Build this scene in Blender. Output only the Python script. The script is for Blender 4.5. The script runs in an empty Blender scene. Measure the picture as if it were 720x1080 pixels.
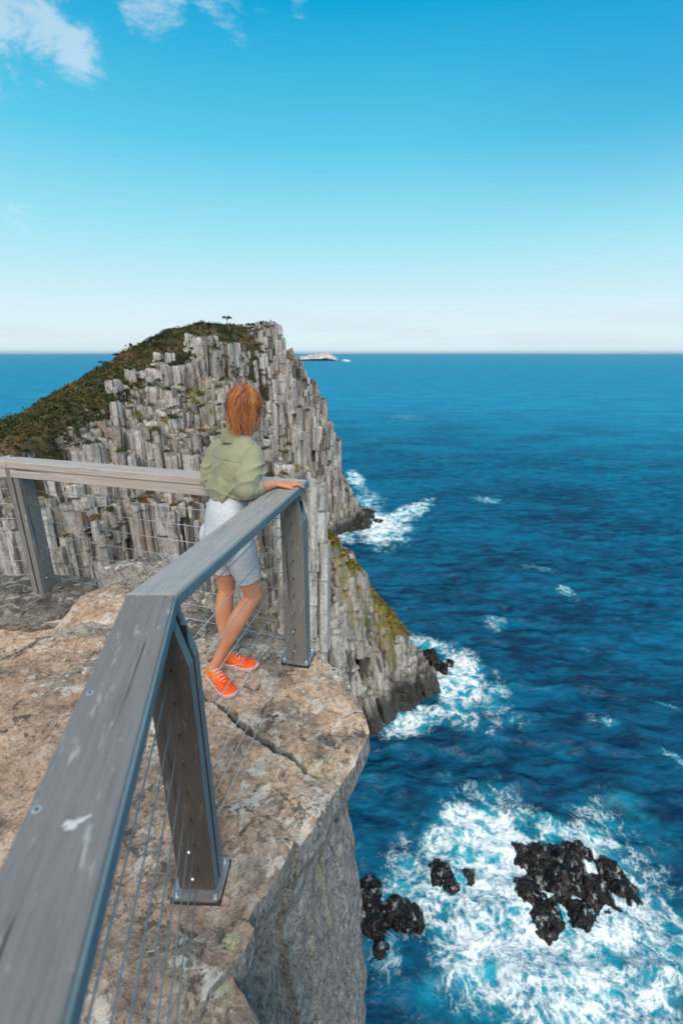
import bpy, math, random
import numpy as np
from mathutils import Vector, Matrix
C = bpy.context.scene.collection
random.seed(4); RNG = np.random.default_rng(7)
PI = math.pi
# ---------------------------------------------------------------- camera, world, sun, exposure
EYE = 1.75                     # the lens is 1.75 m above the rock at the woman's feet (z = 0)
SEA = -80.0 + EYE
PITCH = math.radians(18.57); F = 500.0
def ray(px, py):               # photo pixel -> (sideways per metre ahead, drop per metre ahead)
    v = py - 540.0
    fw = F*math.cos(PITCH) - v*math.sin(PITCH); dn = F*math.sin(PITCH) + v*math.cos(PITCH)
    return (px-360.0)/fw, dn/fw
def un(px, py, D):             # point at distance D ahead
    a, b = ray(px, py); return Vector((a*D, D, EYE - b*D))
def us(px, py):                # point on the sea
    a, b = ray(px, py); D = (EYE-SEA)/b; return Vector((a*D, D, SEA))
cam = bpy.data.cameras.new('camera'); camo = bpy.data.objects.new('camera', cam); C.objects.link(camo)
camo.location = (0, 0, EYE); camo.rotation_euler = (PI/2 - PITCH, 0, 0)
cam.sensor_fit = 'VERTICAL'; cam.sensor_height = 36.0; cam.sensor_width = 24.0
cam.lens = F/1080*36; cam.clip_start = 0.05; cam.clip_end = 200000
cam.dof.use_dof = True; cam.dof.focus_distance = 2.9; cam.dof.aperture_fstop = 2.2
bpy.context.scene.camera = camo
SUN_EL, SUN_AZ = math.radians(48), math.radians(176)     # azimuth clockwise from +y (the view direction)
w = bpy.data.worlds.new('World'); bpy.context.scene.world = w; w.use_nodes = True
class NT:
    """tiny node builder"""
    def __init__(s, tree): s.t = tree
    def n(s, kind, *ins, **kw):
        nd = s.t.nodes.new('ShaderNode'+kind)
        for k, v in kw.items():
            if hasattr(nd, k) and not k.startswith('i_'): setattr(nd, k, v)
        for k, v in kw.items():
            if k.startswith('i_'):
                s.put(nd.inputs[k[2:].replace('_', ' ')], v)
        for i, v in enumerate(ins):
            if v is not None: s.put(nd.inputs[i], v)
        return nd
    def put(s, sock, v):
        if hasattr(v, 'is_output'): s.t.links.new(v, sock)
        elif hasattr(v, 'outputs'): s.t.links.new(v.outputs[0], sock)
        else:
            if sock.type == 'RGBA' and len(v) == 3: v = (*v, 1)
            sock.default_value = v
    def m(s, op, a, b=None, c=None, clamp=False):
        return s.n('Math', a, b, c, operation=op, use_clamp=clamp).outputs[0]
    def vm(s, op, a, b=None):
        nd = s.n('VectorMath', a, b, operation=op)
        return nd.outputs['Value' if op in ('DOT_PRODUCT', 'LENGTH', 'DISTANCE') else 'Vector']
    def ss(s, x, lo, hi, a=0.0, b=1.0):
        nd = s.n('MapRange', interpolation_type='SMOOTHSTEP'); s.put(nd.inputs[0], x)
        for i, v in enumerate((lo, hi, a, b)): s.put(nd.inputs[i+1], v)
        return nd.outputs[0]
    def mix(s, f, a, b, blend='MIX'):
        nd = s.t.nodes.new('ShaderNodeMix'); nd.data_type = 'RGBA'; nd.blend_type = blend
        s.put(nd.inputs[0], f); s.put(nd.inputs[6], a); s.put(nd.inputs[7], b); return nd.outputs[2]
    def noise(s, vec, scale, detail=4, rough=.55, dist=0, typ='FBM', dim='3D', w=None):
        nd = s.n('TexNoise', noise_dimensions=dim, noise_type=typ, normalize=True)
        if vec is not None: s.put(nd.inputs['Vector'], vec)
        nd.inputs['Scale'].default_value = scale; nd.inputs['Detail'].default_value = detail
        nd.inputs['Roughness'].default_value = rough; nd.inputs['Distortion'].default_value = dist
        return nd.outputs[0]
    def ramp(s, fac, stops, interp='LINEAR'):
        nd = s.t.nodes.new('ShaderNodeValToRGB'); nd.color_ramp.interpolation = interp
        e = nd.color_ramp.elements
        while len(e) < len(stops): e.new(.5)
        for i, (p, c) in enumerate(stops): e[i].position = p; e[i].color = (*c, 1) if len(c) == 3 else c
        s.put(nd.inputs[0], fac); return nd.outputs[0]
    def scale(s, vec, sc): return s.vm('MULTIPLY', vec, sc)
T = NT(w.node_tree); w.node_tree.nodes.clear()
sky = T.n('TexSky', sky_type='NISHITA', sun_disc=False, sun_elevation=SUN_EL, sun_rotation=SUN_AZ,
          altitude=80, air_density=1.0, dust_density=0.6, ozone_density=1.2)
geo = T.n('TexCoord').outputs['Generated']
nrm = T.vm('NORMALIZE', geo); sep = T.n('SeparateXYZ', nrm); el = sep.outputs[2]
tint = T.ramp(T.m('ADD', T.m('MULTIPLY', el, .5), .5), [(0, (.04, .20, .28)), (.495, (.60, .82, .90)), (.503, (.74, .87, .92)), (.537, (.66, .85, .915)), (.60, (.34, .75, .88)), (.665, (.10, .57, .80)), (.74, (.0, .365, .67)), (.80, (.0, .30, .62)), (.88, (.30, .42, .56)), (1, (.50, .52, .55))])
tint = T.mix(1.0, tint, (9.7, 9.7, 9.7), 'MULTIPLY')
tint = T.mix(T.m('MULTIPLY', T.m('MULTIPLY', T.ss(sep.outputs[0], .05, .55), T.ss(el, .15, .42)), .5), tint, (.0, 2.7, 6.0))
back = T.ss(sep.outputs[1], .15, -.45)                       # bright broken cloud overhead and behind the photographer
tint = T.mix(T.m('MULTIPLY', back, T.ss(el, -.05, .25)), tint, (3.9, 3.8, 3.7))
skyc = T.mix(.97, sky.outputs[0], tint)
# thin clouds: upper left wisps, faint bank low on the right
def blob(px, py, r):
    a, b = ray(px, py); d = Vector((a, 1, -b)).normalized()
    return T.ss(T.vm('DISTANCE', nrm, tuple(d)), r, 0.0)
cv = T.scale(nrm, (1.0, 1.0, 2.2))
cn = T.noise(cv, 9.0, 8, .66, .35)
mask = blob(38, 18, .11)
for a in ((75, 50, .07), (150, -12, .09), (240, -18, .09), (315, -6, .05), (8, 232, .06), (-20, 10, .12)):
    mask = T.m('MAXIMUM', mask, blob(*a))
cl = T.m('MULTIPLY', T.ss(T.m('ADD', cn, T.m('MULTIPLY', mask, .26)), .62, .84), T.ss(mask, 0, .35))
bank = T.m('MULTIPLY', T.ss(T.noise(T.scale(nrm, (1, 1, 9)), 3.2, 6, .55), .42, .62), T.m('MULTIPLY', T.ss(el, .0, .02), T.ss(el, .1, .035)))
skyc = T.mix(T.m('MULTIPLY', bank, .35), skyc, (6.2, 6.8, 7.6))
skyc = T.mix(T.m('MULTIPLY', cl, .52), skyc, (7.6, 8.2, 8.8))
bg = T.n('Background', skyc, 0.10); T.t.links.new(bg.outputs[0], T.n('OutputWorld').inputs[0])
sl = bpy.data.lights.new('sun', 'SUN'); slo = bpy.data.objects.new('sun', sl); C.objects.link(slo)
sl.energy = 3.2; sl.angle = math.radians(34); sl.color = (1, .95, .88)
sd = Vector((math.sin(SUN_AZ)*math.cos(SUN_EL), math.cos(SUN_AZ)*math.cos(SUN_EL), math.sin(SUN_EL)))
slo.rotation_euler = sd.to_track_quat('Z', 'Y').to_euler(); slo.location = (-3, -3, 12)
sc = bpy.context.scene
sc.view_settings.view_transform = 'Standard'; sc.view_settings.look = 'None'; sc.view_settings.gamma = 1
sc.view_settings.exposure = 0.12
sc.cycles.use_denoising = True; sc.cycles.max_bounces = 5; sc.cycles.volume_bounces = 0
# ---------------------------------------------------------------- helpers
def tag(o, label=None, cat=None, group=None, kind=None):
    if label: o['label'] = label
    if cat: o['category'] = cat
    if group: o['group'] = group
    if kind: o['kind'] = kind
    return o
def empty(name, loc=(0, 0, 0), rz=0):
    o = bpy.data.objects.new(name, None); C.objects.link(o); o.location = loc; o.rotation_euler = (0, 0, rz)
    o.empty_display_size = .1; return o
def mesh(name, V, Fc, mat=None, parent=None, smooth=False, attrs=None):
    me = bpy.data.meshes.new(name); V = np.asarray(V, dtype=np.float64)
    if isinstance(Fc, np.ndarray):
        nf, k = Fc.shape
        me.vertices.add(len(V)); me.vertices.foreach_set('co', V.ravel())
        me.loops.add(nf*k); me.loops.foreach_set('vertex_index', Fc.astype(np.int32).ravel())
        me.polygons.add(nf); me.polygons.foreach_set('loop_start', np.arange(0, nf*k, k, dtype=np.int32))
        me.update(calc_edges=True)
    else: me.from_pydata([tuple(v) for v in V], [], Fc)
    if attrs:
        for k, a in attrs.items():
            at = me.attributes.new(k, 'FLOAT', 'POINT'); at.data.foreach_set('value', np.asarray(a, dtype=np.float32))
    me.polygons.foreach_set('use_smooth', np.full(len(me.polygons), bool(smooth)))
    me.validate()
    if mat: me.materials.append(mat)
    o = bpy.data.objects.new(name, me); C.objects.link(o)
    if parent: o.parent = parent
    return o
_P = np.random.default_rng(11).permutation(256); _P = np.concatenate([_P, _P, _P])
_G = np.random.default_rng(12).normal(size=(256, 3)); _G /= np.linalg.norm(_G, axis=1)[:, None]
def pn(x, y, z=0.0):
    x, y, z = np.broadcast_arrays(x, y, z)
    xi, yi, zi = np.floor(x), np.floor(y), np.floor(z); fx, fy, fz = x-xi, y-yi, z-zi
    xi = xi.astype(int) & 255; yi = yi.astype(int) & 255; zi = zi.astype(int) & 255
    u, v, q = (t*t*t*(t*(t*6-15)+10) for t in (fx, fy, fz)); r = 0
    for i in (0, 1):
        for j in (0, 1):
            for k in (0, 1):
                g = _G[_P[_P[_P[xi+i]+yi+j]+zi+k]]
                d = g[..., 0]*(fx-i) + g[..., 1]*(fy-j) + g[..., 2]*(fz-k)
                r = r + d*(u if i else 1-u)*(v if j else 1-v)*(q if k else 1-q)
    return r*1.6
def fbm(x, y, z=0.0, o=4, g=.5, ridge=False):
    r = 0; a = 1
    for i in range(o):
        n = pn(x*2**i+i*7.3, y*2**i+i*3.1, z*2**i)
        r = r + a*((1-2*np.abs(n)) if ridge else n); a *= g
    return r
def sstep(x, a, b):
    t = np.clip((x-a)/(b-a), 0, 1); return t*t*(3-2*t)
def grid_faces(n, m, wrap=False):       # n rows, m columns
    i = np.arange(n-1)[:, None]; j = np.arange(m if wrap else m-1)[None, :]; j2 = (j+1) % m
    return np.stack([i*m+j, i*m+j2, (i+1)*m+j2, (i+1)*m+j], -1).reshape(-1, 4)
def mat(name, rough=.7, color=None, metal=0, spec=.5):
    m = bpy.data.materials.new(name); m.use_nodes = True; t = NT(m.node_tree)
    b = m.node_tree.nodes['Principled BSDF']; b.inputs['Roughness'].default_value = rough
    b.inputs['Metallic'].default_value = metal; b.inputs['Specular IOR Level'].default_value = spec
    if color: b.inputs['Base Color'].default_value = (*color, 1)
    return m, t, b
def bump(t, b, h, strength=.5, dist=.01, normal=None):
    nd = t.n('Bump', Strength=None); nd.inputs['Strength'].default_value = strength; nd.inputs['Distance'].default_value = dist
    t.put(nd.inputs['Height'], h)
    if normal is not None: t.put(nd.inputs['Normal'], normal)
    if b is not None: t.put(b.inputs['Normal'], nd.outputs[0])
    return nd.outputs[0]
def attr(t, name): return t.n('Attribute', attribute_name=name).outputs['Fac']
def project(P):                # world points -> photo pixels (to choose which ledges carry plants)
    x, y, z = P[..., 0], P[..., 1], P[..., 2]-EYE
    c, s_ = math.cos(PITCH), math.sin(PITCH)
    dep = y*c - z*s_; up = y*s_ + z*c
    return 360 + F*x/dep, 540 - F*up/dep
# ---------------------------------------------------------------- sea
m_sea, t, b = mat('sea_water', .12)
pos = t.n('NewGeometry').outputs['Position']
foam = attr(t, 'foam'); aer = attr(t, 'aer'); near = attr(t, 'near')
p2 = t.scale(pos, (1, 1, 0))
warp = t.n('TexNoise', i_Vector=p2, i_Scale=.11, i_Detail=4.0, i_Roughness=.6)
wv = t.vm('ADD', p2, t.scale(t.vm('SUBTRACT', warp.outputs['Color'], (.5, .5, .5)), (5, 5, 0)))
n1 = t.noise(wv, .17, 9, .66, .15)
n2 = t.noise(wv, .8, 8, .7, .2)
web = t.m('SUBTRACT', 1.0, t.m('MULTIPLY', t.m('ABSOLUTE', t.m('SUBTRACT', t.noise(wv, .20, 8, .62, .2), .5)), 7.0), clamp=True)
web2 = t.m('SUBTRACT', 1.0, t.m('MULTIPLY', t.m('ABSOLUTE', t.m('SUBTRACT', t.noise(wv, .75, 7, .66, .2), .5)), 6.0), clamp=True)
tex = t.m('ADD', t.m('MULTIPLY', n1, .50), t.m('ADD', t.m('MULTIPLY', n2, .22), t.m('ADD', t.m('MULTIPLY', web, .27), t.m('MULTIPLY', web2, .22))))
tex = t.m('ADD', t.m('MULTIPLY', t.m('SUBTRACT', tex, .67), 1.9), .67)
f1 = t.ss(t.m('ADD', tex, foam), 1.10, 1.66)
# small breaking crests far out
caps = t.noise(t.scale(p2, (.25, .9, 0)), .11, 9, .72, .3)
capm = t.ss(t.noise(p2, .012, 2, .5), .45, .62)
f2 = t.m('MULTIPLY', t.ss(caps, .66, .73), capm)
fo = t.m('MAXIMUM', f1, t.m('MULTIPLY', f2, .75))
swell = t.noise(t.scale(p2, (.45, 1, 0)), .028, 5, .6, .4)
sw2 = t.noise(t.scale(p2, (.35, 1, 0)), .30, 8, .70, .3)
swell = t.m('ADD', t.m('MULTIPLY', swell, .42), t.m('MULTIPLY', sw2, .58))
deep = t.mix(t.ss(swell, .39, .61), (.0, .016, .055), (.0, .125, .240))
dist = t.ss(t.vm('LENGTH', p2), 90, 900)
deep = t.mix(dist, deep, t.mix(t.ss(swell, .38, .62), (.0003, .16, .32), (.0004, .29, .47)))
turq = t.ss(t.m('ADD', t.m('MULTIPLY', aer, 1.1), t.m('MULTIPLY', t.m('SUBTRACT', n1, .5), 1.4)), .2, 1.1)
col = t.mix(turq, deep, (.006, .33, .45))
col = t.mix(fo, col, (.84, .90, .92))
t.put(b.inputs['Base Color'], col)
t.put(b.inputs['Roughness'], t.m('ADD', .16, t.m('MULTIPLY', fo, .6)))
b.inputs['IOR'].default_value = 1.33; b.inputs['Specular IOR Level'].default_value = .12
h = t.m('ADD', t.m('MULTIPLY', t.noise(t.scale(p2, (.6, 1, 0)), .13, 6, .62, .5), 1.6),
        t.m('MULTIPLY', t.noise(t.scale(p2, (.75, 1, 0)), .8, 6, .6, .4), .42))
h = t.m('ADD', h, t.m('MULTIPLY', fo, .10))
nb_ = bump(t, b, h, .9, 1.0)
b.inputs['Specular IOR Level'].default_value = 0
fr_ = t.n('Fresnel', i_IOR=1.33, i_Normal=nb_); gl = t.n('BsdfGlossy', i_Color=(1, 1, 1), i_Roughness=.16, i_Normal=nb_)
ms = t.n('MixShader', t.m('MULTIPLY', t.m('MINIMUM', t.m('MULTIPLY', fr_, .7), .065), t.m('SUBTRACT', 1.0, fo)), b, gl)
t.t.links.new(ms.outputs[0], t.t.nodes['Material Output'].inputs['Surface'])

ANG = np.radians(np.concatenate([np.linspace(-180, -50, 90, endpoint=False), np.linspace(-50, 50, 1050), np.linspace(50, 180, 90, endpoint=False)[1:]]))
RAD = np.concatenate([np.linspace(1, 24, 6), np.geomspace(26, 700, 640), np.geomspace(715, 45000, 90)])
A_, R_ = np.meshgrid(ANG, RAD); X = R_*np.sin(A_); Y = R_*np.cos(A_)
Z = np.zeros_like(X); dx = np.zeros_like(X); dy = np.zeros_like(X)
rg = np.random.default_rng(3)
for k in range(60):            # sum of directional swell trains, mostly running at the cliffs
    L = 2.6*10**rg.uniform(0, .88); th = rg.normal(math.radians(262), .55); A = .0125*L**.9*rg.uniform(.4, 1.2)
    kx, ky = math.cos(th)*2*PI/L, math.sin(th)*2*PI/L; ph = rg.uniform(0, 6.28)
    fade = np.clip(L/ (R_*.006) - .6, 0, 1)*np.clip(1.15-R_/620, 0, 1); q = kx*X+ky*Y+ph
    Z += A*fade*np.cos(q); dx -= .7*A*fade*np.sin(q)*math.cos(th); dy -= .7*A*fade*np.sin(q)*math.sin(th)
def ell(cx, cy, ex, ey, fx, fy, amp=1.0, soft=1.0):
    """foam patch on the water round a point, reaching two given points"""
    c = us(cx, cy); a = us(ex, ey)-c; bb = us(fx, fy)-c
    M = np.array([[a.x, bb.x], [a.y, bb.y]]); Mi = np.linalg.inv(M)
    u = Mi[0, 0]*(X-c.x)+Mi[0, 1]*(Y-c.y); v = Mi[1, 0]*(X-c.x)+Mi[1, 1]*(Y-c.y)
    r = np.sqrt(u*u+v*v) + .22*fbm(X*.09, Y*.09, o=3)
    return amp*np.clip(1.25-r*soft, 0, 1)
FO = np.zeros_like(X); AE = np.zeros_like(X)
for (e, am) in [((590, 960, 745, 985, 600, 835), .60), ((500, 900, 415, 895, 505, 815), .60), ((620, 1040, 740, 1040, 610, 950), .58),
                ((510, 1010, 440, 990, 515, 1110), .60), ((690, 1010, 790, 1000, 690, 940), .50), ((430, 930, 385, 935, 440, 850), .44), ((535, 905, 580, 905, 525, 835), .68), ((600, 880, 690, 900, 600, 845), .5),
                ((410, 1000, 380, 1000, 410, 1060), .42), ((640, 1000, 700, 985, 640, 1060), .62),
                ((485, 720, 522, 725, 487, 680), .66), ((440, 758, 392, 768, 455, 735), .56), ((455, 682, 490, 690, 450, 668), .5), ((520, 735, 545, 742, 520, 700), .40),
                ((400, 555, 440, 560, 400, 536), .68), ((430, 540, 464, 528, 432, 552), .56), ((375, 505, 388, 508, 372, 494), .58), ((355, 562, 380, 570, 356, 552), .5), ((385, 530, 410, 528, 385, 515), .42),
                ((512, 527, 534, 530, 512, 523), .40), ((596, 624, 612, 632, 598, 618), .38), ((637, 762, 660, 768, 637, 753), .37), ((700, 742, 726, 750, 695, 738), .38), ((715, 800, 735, 808, 712, 792), .38), ((570, 600, 600, 606, 570, 596), .3), ((430, 440, 460, 441, 430, 437), .28), ((540, 760, 575, 770, 540, 748), .3),
                ((520, 655, 540, 662, 520, 645), .34), ((365, 380, 371, 380.6, 365, 378.8), .75)]:
    e1 = ell(*e); FO = np.maximum(FO, am*sstep(e1, 0, .8)); AE = np.maximum(AE, e1*am*1.6)
AE = np.maximum(AE, ell(455, 1050, 495, 1040, 450, 1000, .55)); AE = np.maximum(AE, ell(440, 890, 475, 885, 440, 850, .45)); AE = np.maximum(AE, ell(640, 880, 760, 900, 640, 825, .5))
FO += (.10*AE)
Z += FO*.5*fbm(X*.25, Y*.25, o=3)
mesh('sea', np.stack([X+dx, Y+dy, SEA+Z], -1).reshape(-1, 3), grid_faces(len(RAD), len(ANG), True)[:, ::-1].copy(), m_sea, smooth=True,
     attrs={'foam': FO.ravel(), 'aer': AE.ravel(), 'near': np.clip(1-R_/600, 0, 1).ravel()})['kind'] = 'structure'
# ---------------------------------------------------------------- headland height field
ctl = []
def cp(px, py, D): v = un(px, py, D); ctl.append((v.x, v.y, v.z))
for a in [(0, 455, 130), (57, 418, 150), (100, 393, 165), (133, 373, 178), (167, 360, 188), (200, 350, 195), (240, 342, 203), (285, 339, 208), (297, 350, 208), (307, 367, 208),
          (317, 393, 210), (337, 410, 212), (347, 443, 214), (360, 490, 217), (373, 527, 218), (396, 552, 219),
          (20, 478, 96), (43, 478, 100), (67, 453, 112), (107, 430, 125), (133, 410, 140), (160, 393, 155), (200, 373, 170), (240, 358, 185),
          (240, 450, 130), (240, 600, 100), (300, 472, 120), (300, 600, 95), (100, 520, 102), (100, 600, 98), (20, 600, 90), (20, 510, 93), (160, 450, 125), (180, 500, 112), (160, 600, 98), (180, 420, 145),
          (260, 400, 168), (350, 548, 206), (372, 552, 213), (320, 500, 115), (326, 540, 104), (320, 620, 90),
          (345, 568, 88), (365, 592, 90), (390, 625, 94), (420, 660, 98), (440, 690, 100), (456, 716, 101.5), (350, 640, 84.5), (370, 700, 87), (400, 757, 89), (425, 738, 93), (388, 685, 89), (330, 620, 83), (330, 700, 81), (432, 715, 97)]: cp(*a)
for a in [(5, 100, -62), (0, 102, -52), (13, 106, -80), (21, 107, -84), (-6, 100, -42), (28, 98, -90), (18, 88, -90), (27, 104, -88), (2, 78, -90), (-8, 74, -88), (4, 120, -90), (0, 135, -90), (-1, 150, -90), (0, 165, -90), (2, 185, -86), (12, 205, -86), (24, 215, -90), (26, 224, -90),
          (-9, 130, -60), (-10, 160, -64), (-7, 185, -70), (-29, 184, -38), (-24, 191, -50), (-18, 196, -58), (-11, 200, -64), (-4, 205, -72), (3, 210, -80), (-34, 176, -26), (-30, 84, -64), (-60, 76, -66), (-15, 80, -68), (-30, 66, -86), (-60, 56, -86), (-100, 66, -60), (-100, 84, -36), (-118, 105, -32), (-130, 150, -55), (-152, 190, -84), (-105, 235, -84), (-40, 262, -84), (4, 240, -86), (-15, 232, -40), (-35, 232, -25), (-75, 210, -30), (-160, 120, -60), (-60, 30, -90), (10, 60, -95), (50, 120, -95), (50, 220, -95), (-150, 70, -60)]:
    ctl.append((a[0], a[1], a[2]+EYE))
ctl = np.array(ctl); _d = np.linalg.norm(ctl[:, None, :2]-ctl[None, :, :2], axis=-1)
_w = np.linalg.solve(_d + np.eye(len(ctl))*.4, ctl[:, 2]-(-40))
def H(x, y):
    sh = np.shape(x); q = np.stack([np.ravel(x), np.ravel(y)], -1); r = np.empty(len(q))
    for i in range(0, len(q), 20000): r[i:i+20000] = np.linalg.norm(q[i:i+20000, None]-ctl[None, :, :2], axis=-1) @ _w
    return (r-40).reshape(sh)
edge = [un(*a) for a in [(-60, 490, 92), (43, 478, 100), (67, 453, 112), (107, 430, 125), (133, 410, 140), (160, 393, 155), (200, 373, 170), (240, 358, 185), (280, 345, 203)]]
ey_ = np.array([e.y for e in edge]); ex_ = np.array([e.x for e in edge])
def veg_side(x, y): return np.interp(y, ey_, ex_) - x + np.where(y > ey_[-1], -8.0, 0)   # >0: heath
def cliff_mat(name, hue=0):
    m, t, b = mat(name, .85, spec=.3)
    g = t.n('NewGeometry'); P = g.outputs['Position']; N = t.n('SeparateXYZ', g.outputs['Normal']).outputs[2]
    tone = attr(t, 'tone'); z = t.n('SeparateXYZ', P).outputs[2]
    st = t.noise(t.scale(P, (1, 1, .16)), .8, 6, .65, .3)         # vertical streaks
    fine = t.noise(t.scale(P, (1, 1, .45)), 2.6, 6, .7)
    c = t.ramp(t.m('ADD', t.m('MULTIPLY', st, .6), t.m('MULTIPLY', fine, .4)), [(.3, (.05, .05, .048)), (.42, (.25, .245, .235)), (.52, (.49, .48, .46)), (.66, (.74, .73, .70))])
    c = t.mix(1.0, c, t.ramp(tone, [(0, (.36, .33, .29)), (.35, (.74, .71, .67)), (.6, (.95, .93, .91)), (1, (1.15, 1.13, 1.10))]), 'MULTIPLY')
    rust = t.m('MULTIPLY', t.ss(t.noise(t.scale(P, (1, 1, .3)), .16, 4, .6), .55, .68), t.ss(fine, .35, .6))
    c = t.mix(t.m('MULTIPLY', rust, .65), c, (.30, .17, .08))
    dark = t.ss(t.noise(t.scale(P, (1, 1, .1)), .36, 5, .6, .4), .545, .61)
    c = t.mix(t.m('MULTIPLY', dark, .80), c, (.035, .035, .032))
    jx = t.noise(t.scale(P, (.35, .35, 1)), .9, 5, .6)            # level joints
    c = t.mix(t.ss(t.m('ABSOLUTE', t.m('SUBTRACT', jx, .5)), .012, .0, 0, .75), c, (.05, .05, .045))
    c = t.mix(t.m('MULTIPLY', t.ss(N, .45, .85), t.ss(fine, .62, .42, .35, .85)), c, t.mix(t.ss(st, .4, .6), (.07, .065, .035), (.17, .14, .09)))
    lich = t.m('MULTIPLY', t.ss(t.noise(P, .5, 5, .65), .54, .66), t.ss(N, .1, .7))
    c = t.mix(t.m('MULTIPLY', lich, .8), c, (.10, .10, .035))
    grs = attr(t, 'grass')
    c = t.mix(t.m('MULTIPLY', t.ss(t.m('ADD', grs, t.m('MULTIPLY', t.m('SUBTRACT', fine, .5), .8)), .2, .5), t.ss(N, -.1, .4)), c, t.mix(t.ss(st, .42, .6), (.13, .14, .025), (.34, .22, .06)))
    wet = t.ss(t.m('ADD', z, t.m('MULTIPLY', st, 6.0)), SEA+13, SEA+7)
    c = t.mix(t.m('MULTIPLY', wet, .88), c, (.018, .017, .017))
    t.put(b.inputs['Base Color'], c); t.put(b.inputs['Roughness'], t.ss(wet, 0, 1, .85, .45))
    bump(t, b, t.m('ADD', t.m('MULTIPLY', st, .7), t.m('MULTIPLY', fine, .4)), .9, .5)
    return m
m_cliff = cliff_mat('dolerite')
# ground under the columns and the heath
gx = np.arange(-165, 45, 1.25); gy = np.arange(58, 262, 1.25); GX, GY = np.meshgrid(gx, gy)
GX = GX+.4*fbm(GX*.5, GY*.5, o=2); GZ = H(GX, GY); vs = veg_side(GX, GY)
GZ = GZ + np.where(vs > 0, 1.0*fbm(GX*.12, GY*.12, o=4), 0) - np.where(vs > 0, 0, 5.0+np.clip(-vs, 0, 9)*1.6)
GZ = np.maximum(GZ, SEA-6)
# columns
def hexseeds(x0, x1, y0, y1, s, jit):
    rows = np.arange(y0, y1, s*.866); out = []
    for i, yy in enumerate(rows):
        xx = np.arange(x0+(i % 2)*s/2, x1, s); out.append(np.stack([xx, np.full_like(xx, yy)], -1))
    P = np.concatenate(out); return P + RNG.uniform(-jit, jit, P.shape)*s
COL = {}
def build_columns(seeds, top, rad, depth, lean, blocky=.14, K=6, ring=3.2, grass=None, name='headland_cliff', clus=None):
    n = len(seeds); NF = 5; Rn = 3+2*NF
    an = (np.arange(K)*2*PI/K)[None]+RNG.uniform(0, 6.28, (n, 1))+RNG.uniform(-.34, .34, (n, K))
    rr = rad[:, None]*RNG.uniform(.80, 1.18, (n, K))
    if clus is None: clus = np.arange(n)
    nc = int(clus.max())+1
    fz = np.sort(RNG.uniform(.04, .85, (nc, NF))**1.3, axis=1)[clus]; fz = np.clip(fz+RNG.normal(0, .006, fz.shape), .02, .9); fz = np.sort(fz, axis=1)
    tt = np.zeros((n, Rn)); tt[:, 1] = .012; tt[:, 2:-1:2] = fz; tt[:, 3::2][:, :NF] = fz+.004; tt[:, -1] = 1
    zz = top[:, None]-tt*depth[:, None]
    cx = seeds[:, 0][:, None]+lean[:, 0][:, None]*tt*depth[:, None]; cy = seeds[:, 1][:, None]+lean[:, 1][:, None]*tt*depth[:, None]
    bs = 1+RNG.uniform(-blocky, blocky, (n, NF+1))+.035*np.arange(NF+1); bs[:, 0] = 1
    shb = RNG.normal(0, .09, (n, NF+1, 2))*rad[:, None, None]+RNG.normal(0, .26, (nc, NF+1, 2))[clus]; shb[:, 0] = 0
    bi = np.array([0, 0]+[q_ for k_ in range(NF) for q_ in (k_, k_+1)]+[NF])
    scl = bs[:, bi]; scl[:, 0] = RNG.uniform(.80, 1.0, n); sh = shb[:, bi]
    V = np.empty((n, Rn, K, 3))
    V[..., 0] = cx[:, :, None]+sh[..., 0:1]+np.cos(an)[:, None]*rr[:, None]*scl[..., None]
    V[..., 1] = cy[:, :, None]+sh[..., 1:2]+np.sin(an)[:, None]*rr[:, None]*scl[..., None]
    V[..., 2] = zz[:, :, None]
    tl = RNG.normal(0, .24, (n, 2))
    for r_ in (0, 1): V[:, r_, :, 2] += tl[:, 0:1]*np.cos(an)*rr+tl[:, 1:2]*np.sin(an)*rr
    V[:, 0, :, 2] += (RNG.uniform(.03, .25, n)*rad)[:, None]
    V = V.reshape(-1, 3)
    base = (np.arange(n)*Rn*K)[:, None, None]
    i = np.arange(Rn-1)[None, :, None]*K; j = np.arange(K)[None, None]; j2 = (j+1) % K
    Q = np.stack([base+i+j, base+i+K+j, base+i+K+j2, base+i+j2], -1).reshape(-1, 4)
    cap = base[:, 0]+np.array([[0, 1, 2, 3]]); cap2 = base[:, 0]+np.array([[0, 3, 4, 5]])
    Q = np.concatenate([Q, cap, cap2])
    tone = np.repeat(np.clip(RNG.normal(.55, .19, nc)[clus]+RNG.normal(0, .10, n), 0, 1), Rn*K)
    g = np.repeat(np.zeros(n) if grass is None else grass, Rn*K)
    return V, Q, tone, g
def colheights(S, sp, k=.68, amp=2.0):
    cs = hexseeds(S[:, 0].min()-8, S[:, 0].max()+8, S[:, 1].min()-8, S[:, 1].max()+8, sp, .42)
    idx = np.empty(len(S), int)
    W = S + 2.6*np.stack([pn(S[:, 0]*.2, S[:, 1]*.2), pn(S[:, 0]*.2+9, S[:, 1]*.2)], -1)
    for i in range(0, len(S), 4000): idx[i:i+4000] = np.argmin(np.linalg.norm(W[i:i+4000, None]-cs[None], axis=-1), 1)
    hc = H(cs[:, 0], cs[:, 1])+RNG.normal(0, amp, len(cs)); h = H(S[:, 0], S[:, 1])
    return h*(1-k)+hc[idx]*k, idx, h
PATCH = [(305, 470, 13, 1.0), (300, 462, 9, 1.), (318, 492, 8, .7), (205, 412, 14, .6), (350, 585, 10, 1.), (362, 600, 12, 1.), (375, 618, 11, 1.), (388, 632, 10, 1.), (400, 648, 9, .9), (345, 570, 8, 1.), (220, 440, 18, .5), (330, 545, 6, .6), (175, 450, 10, .5), (130, 425, 8, .4)]
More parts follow.
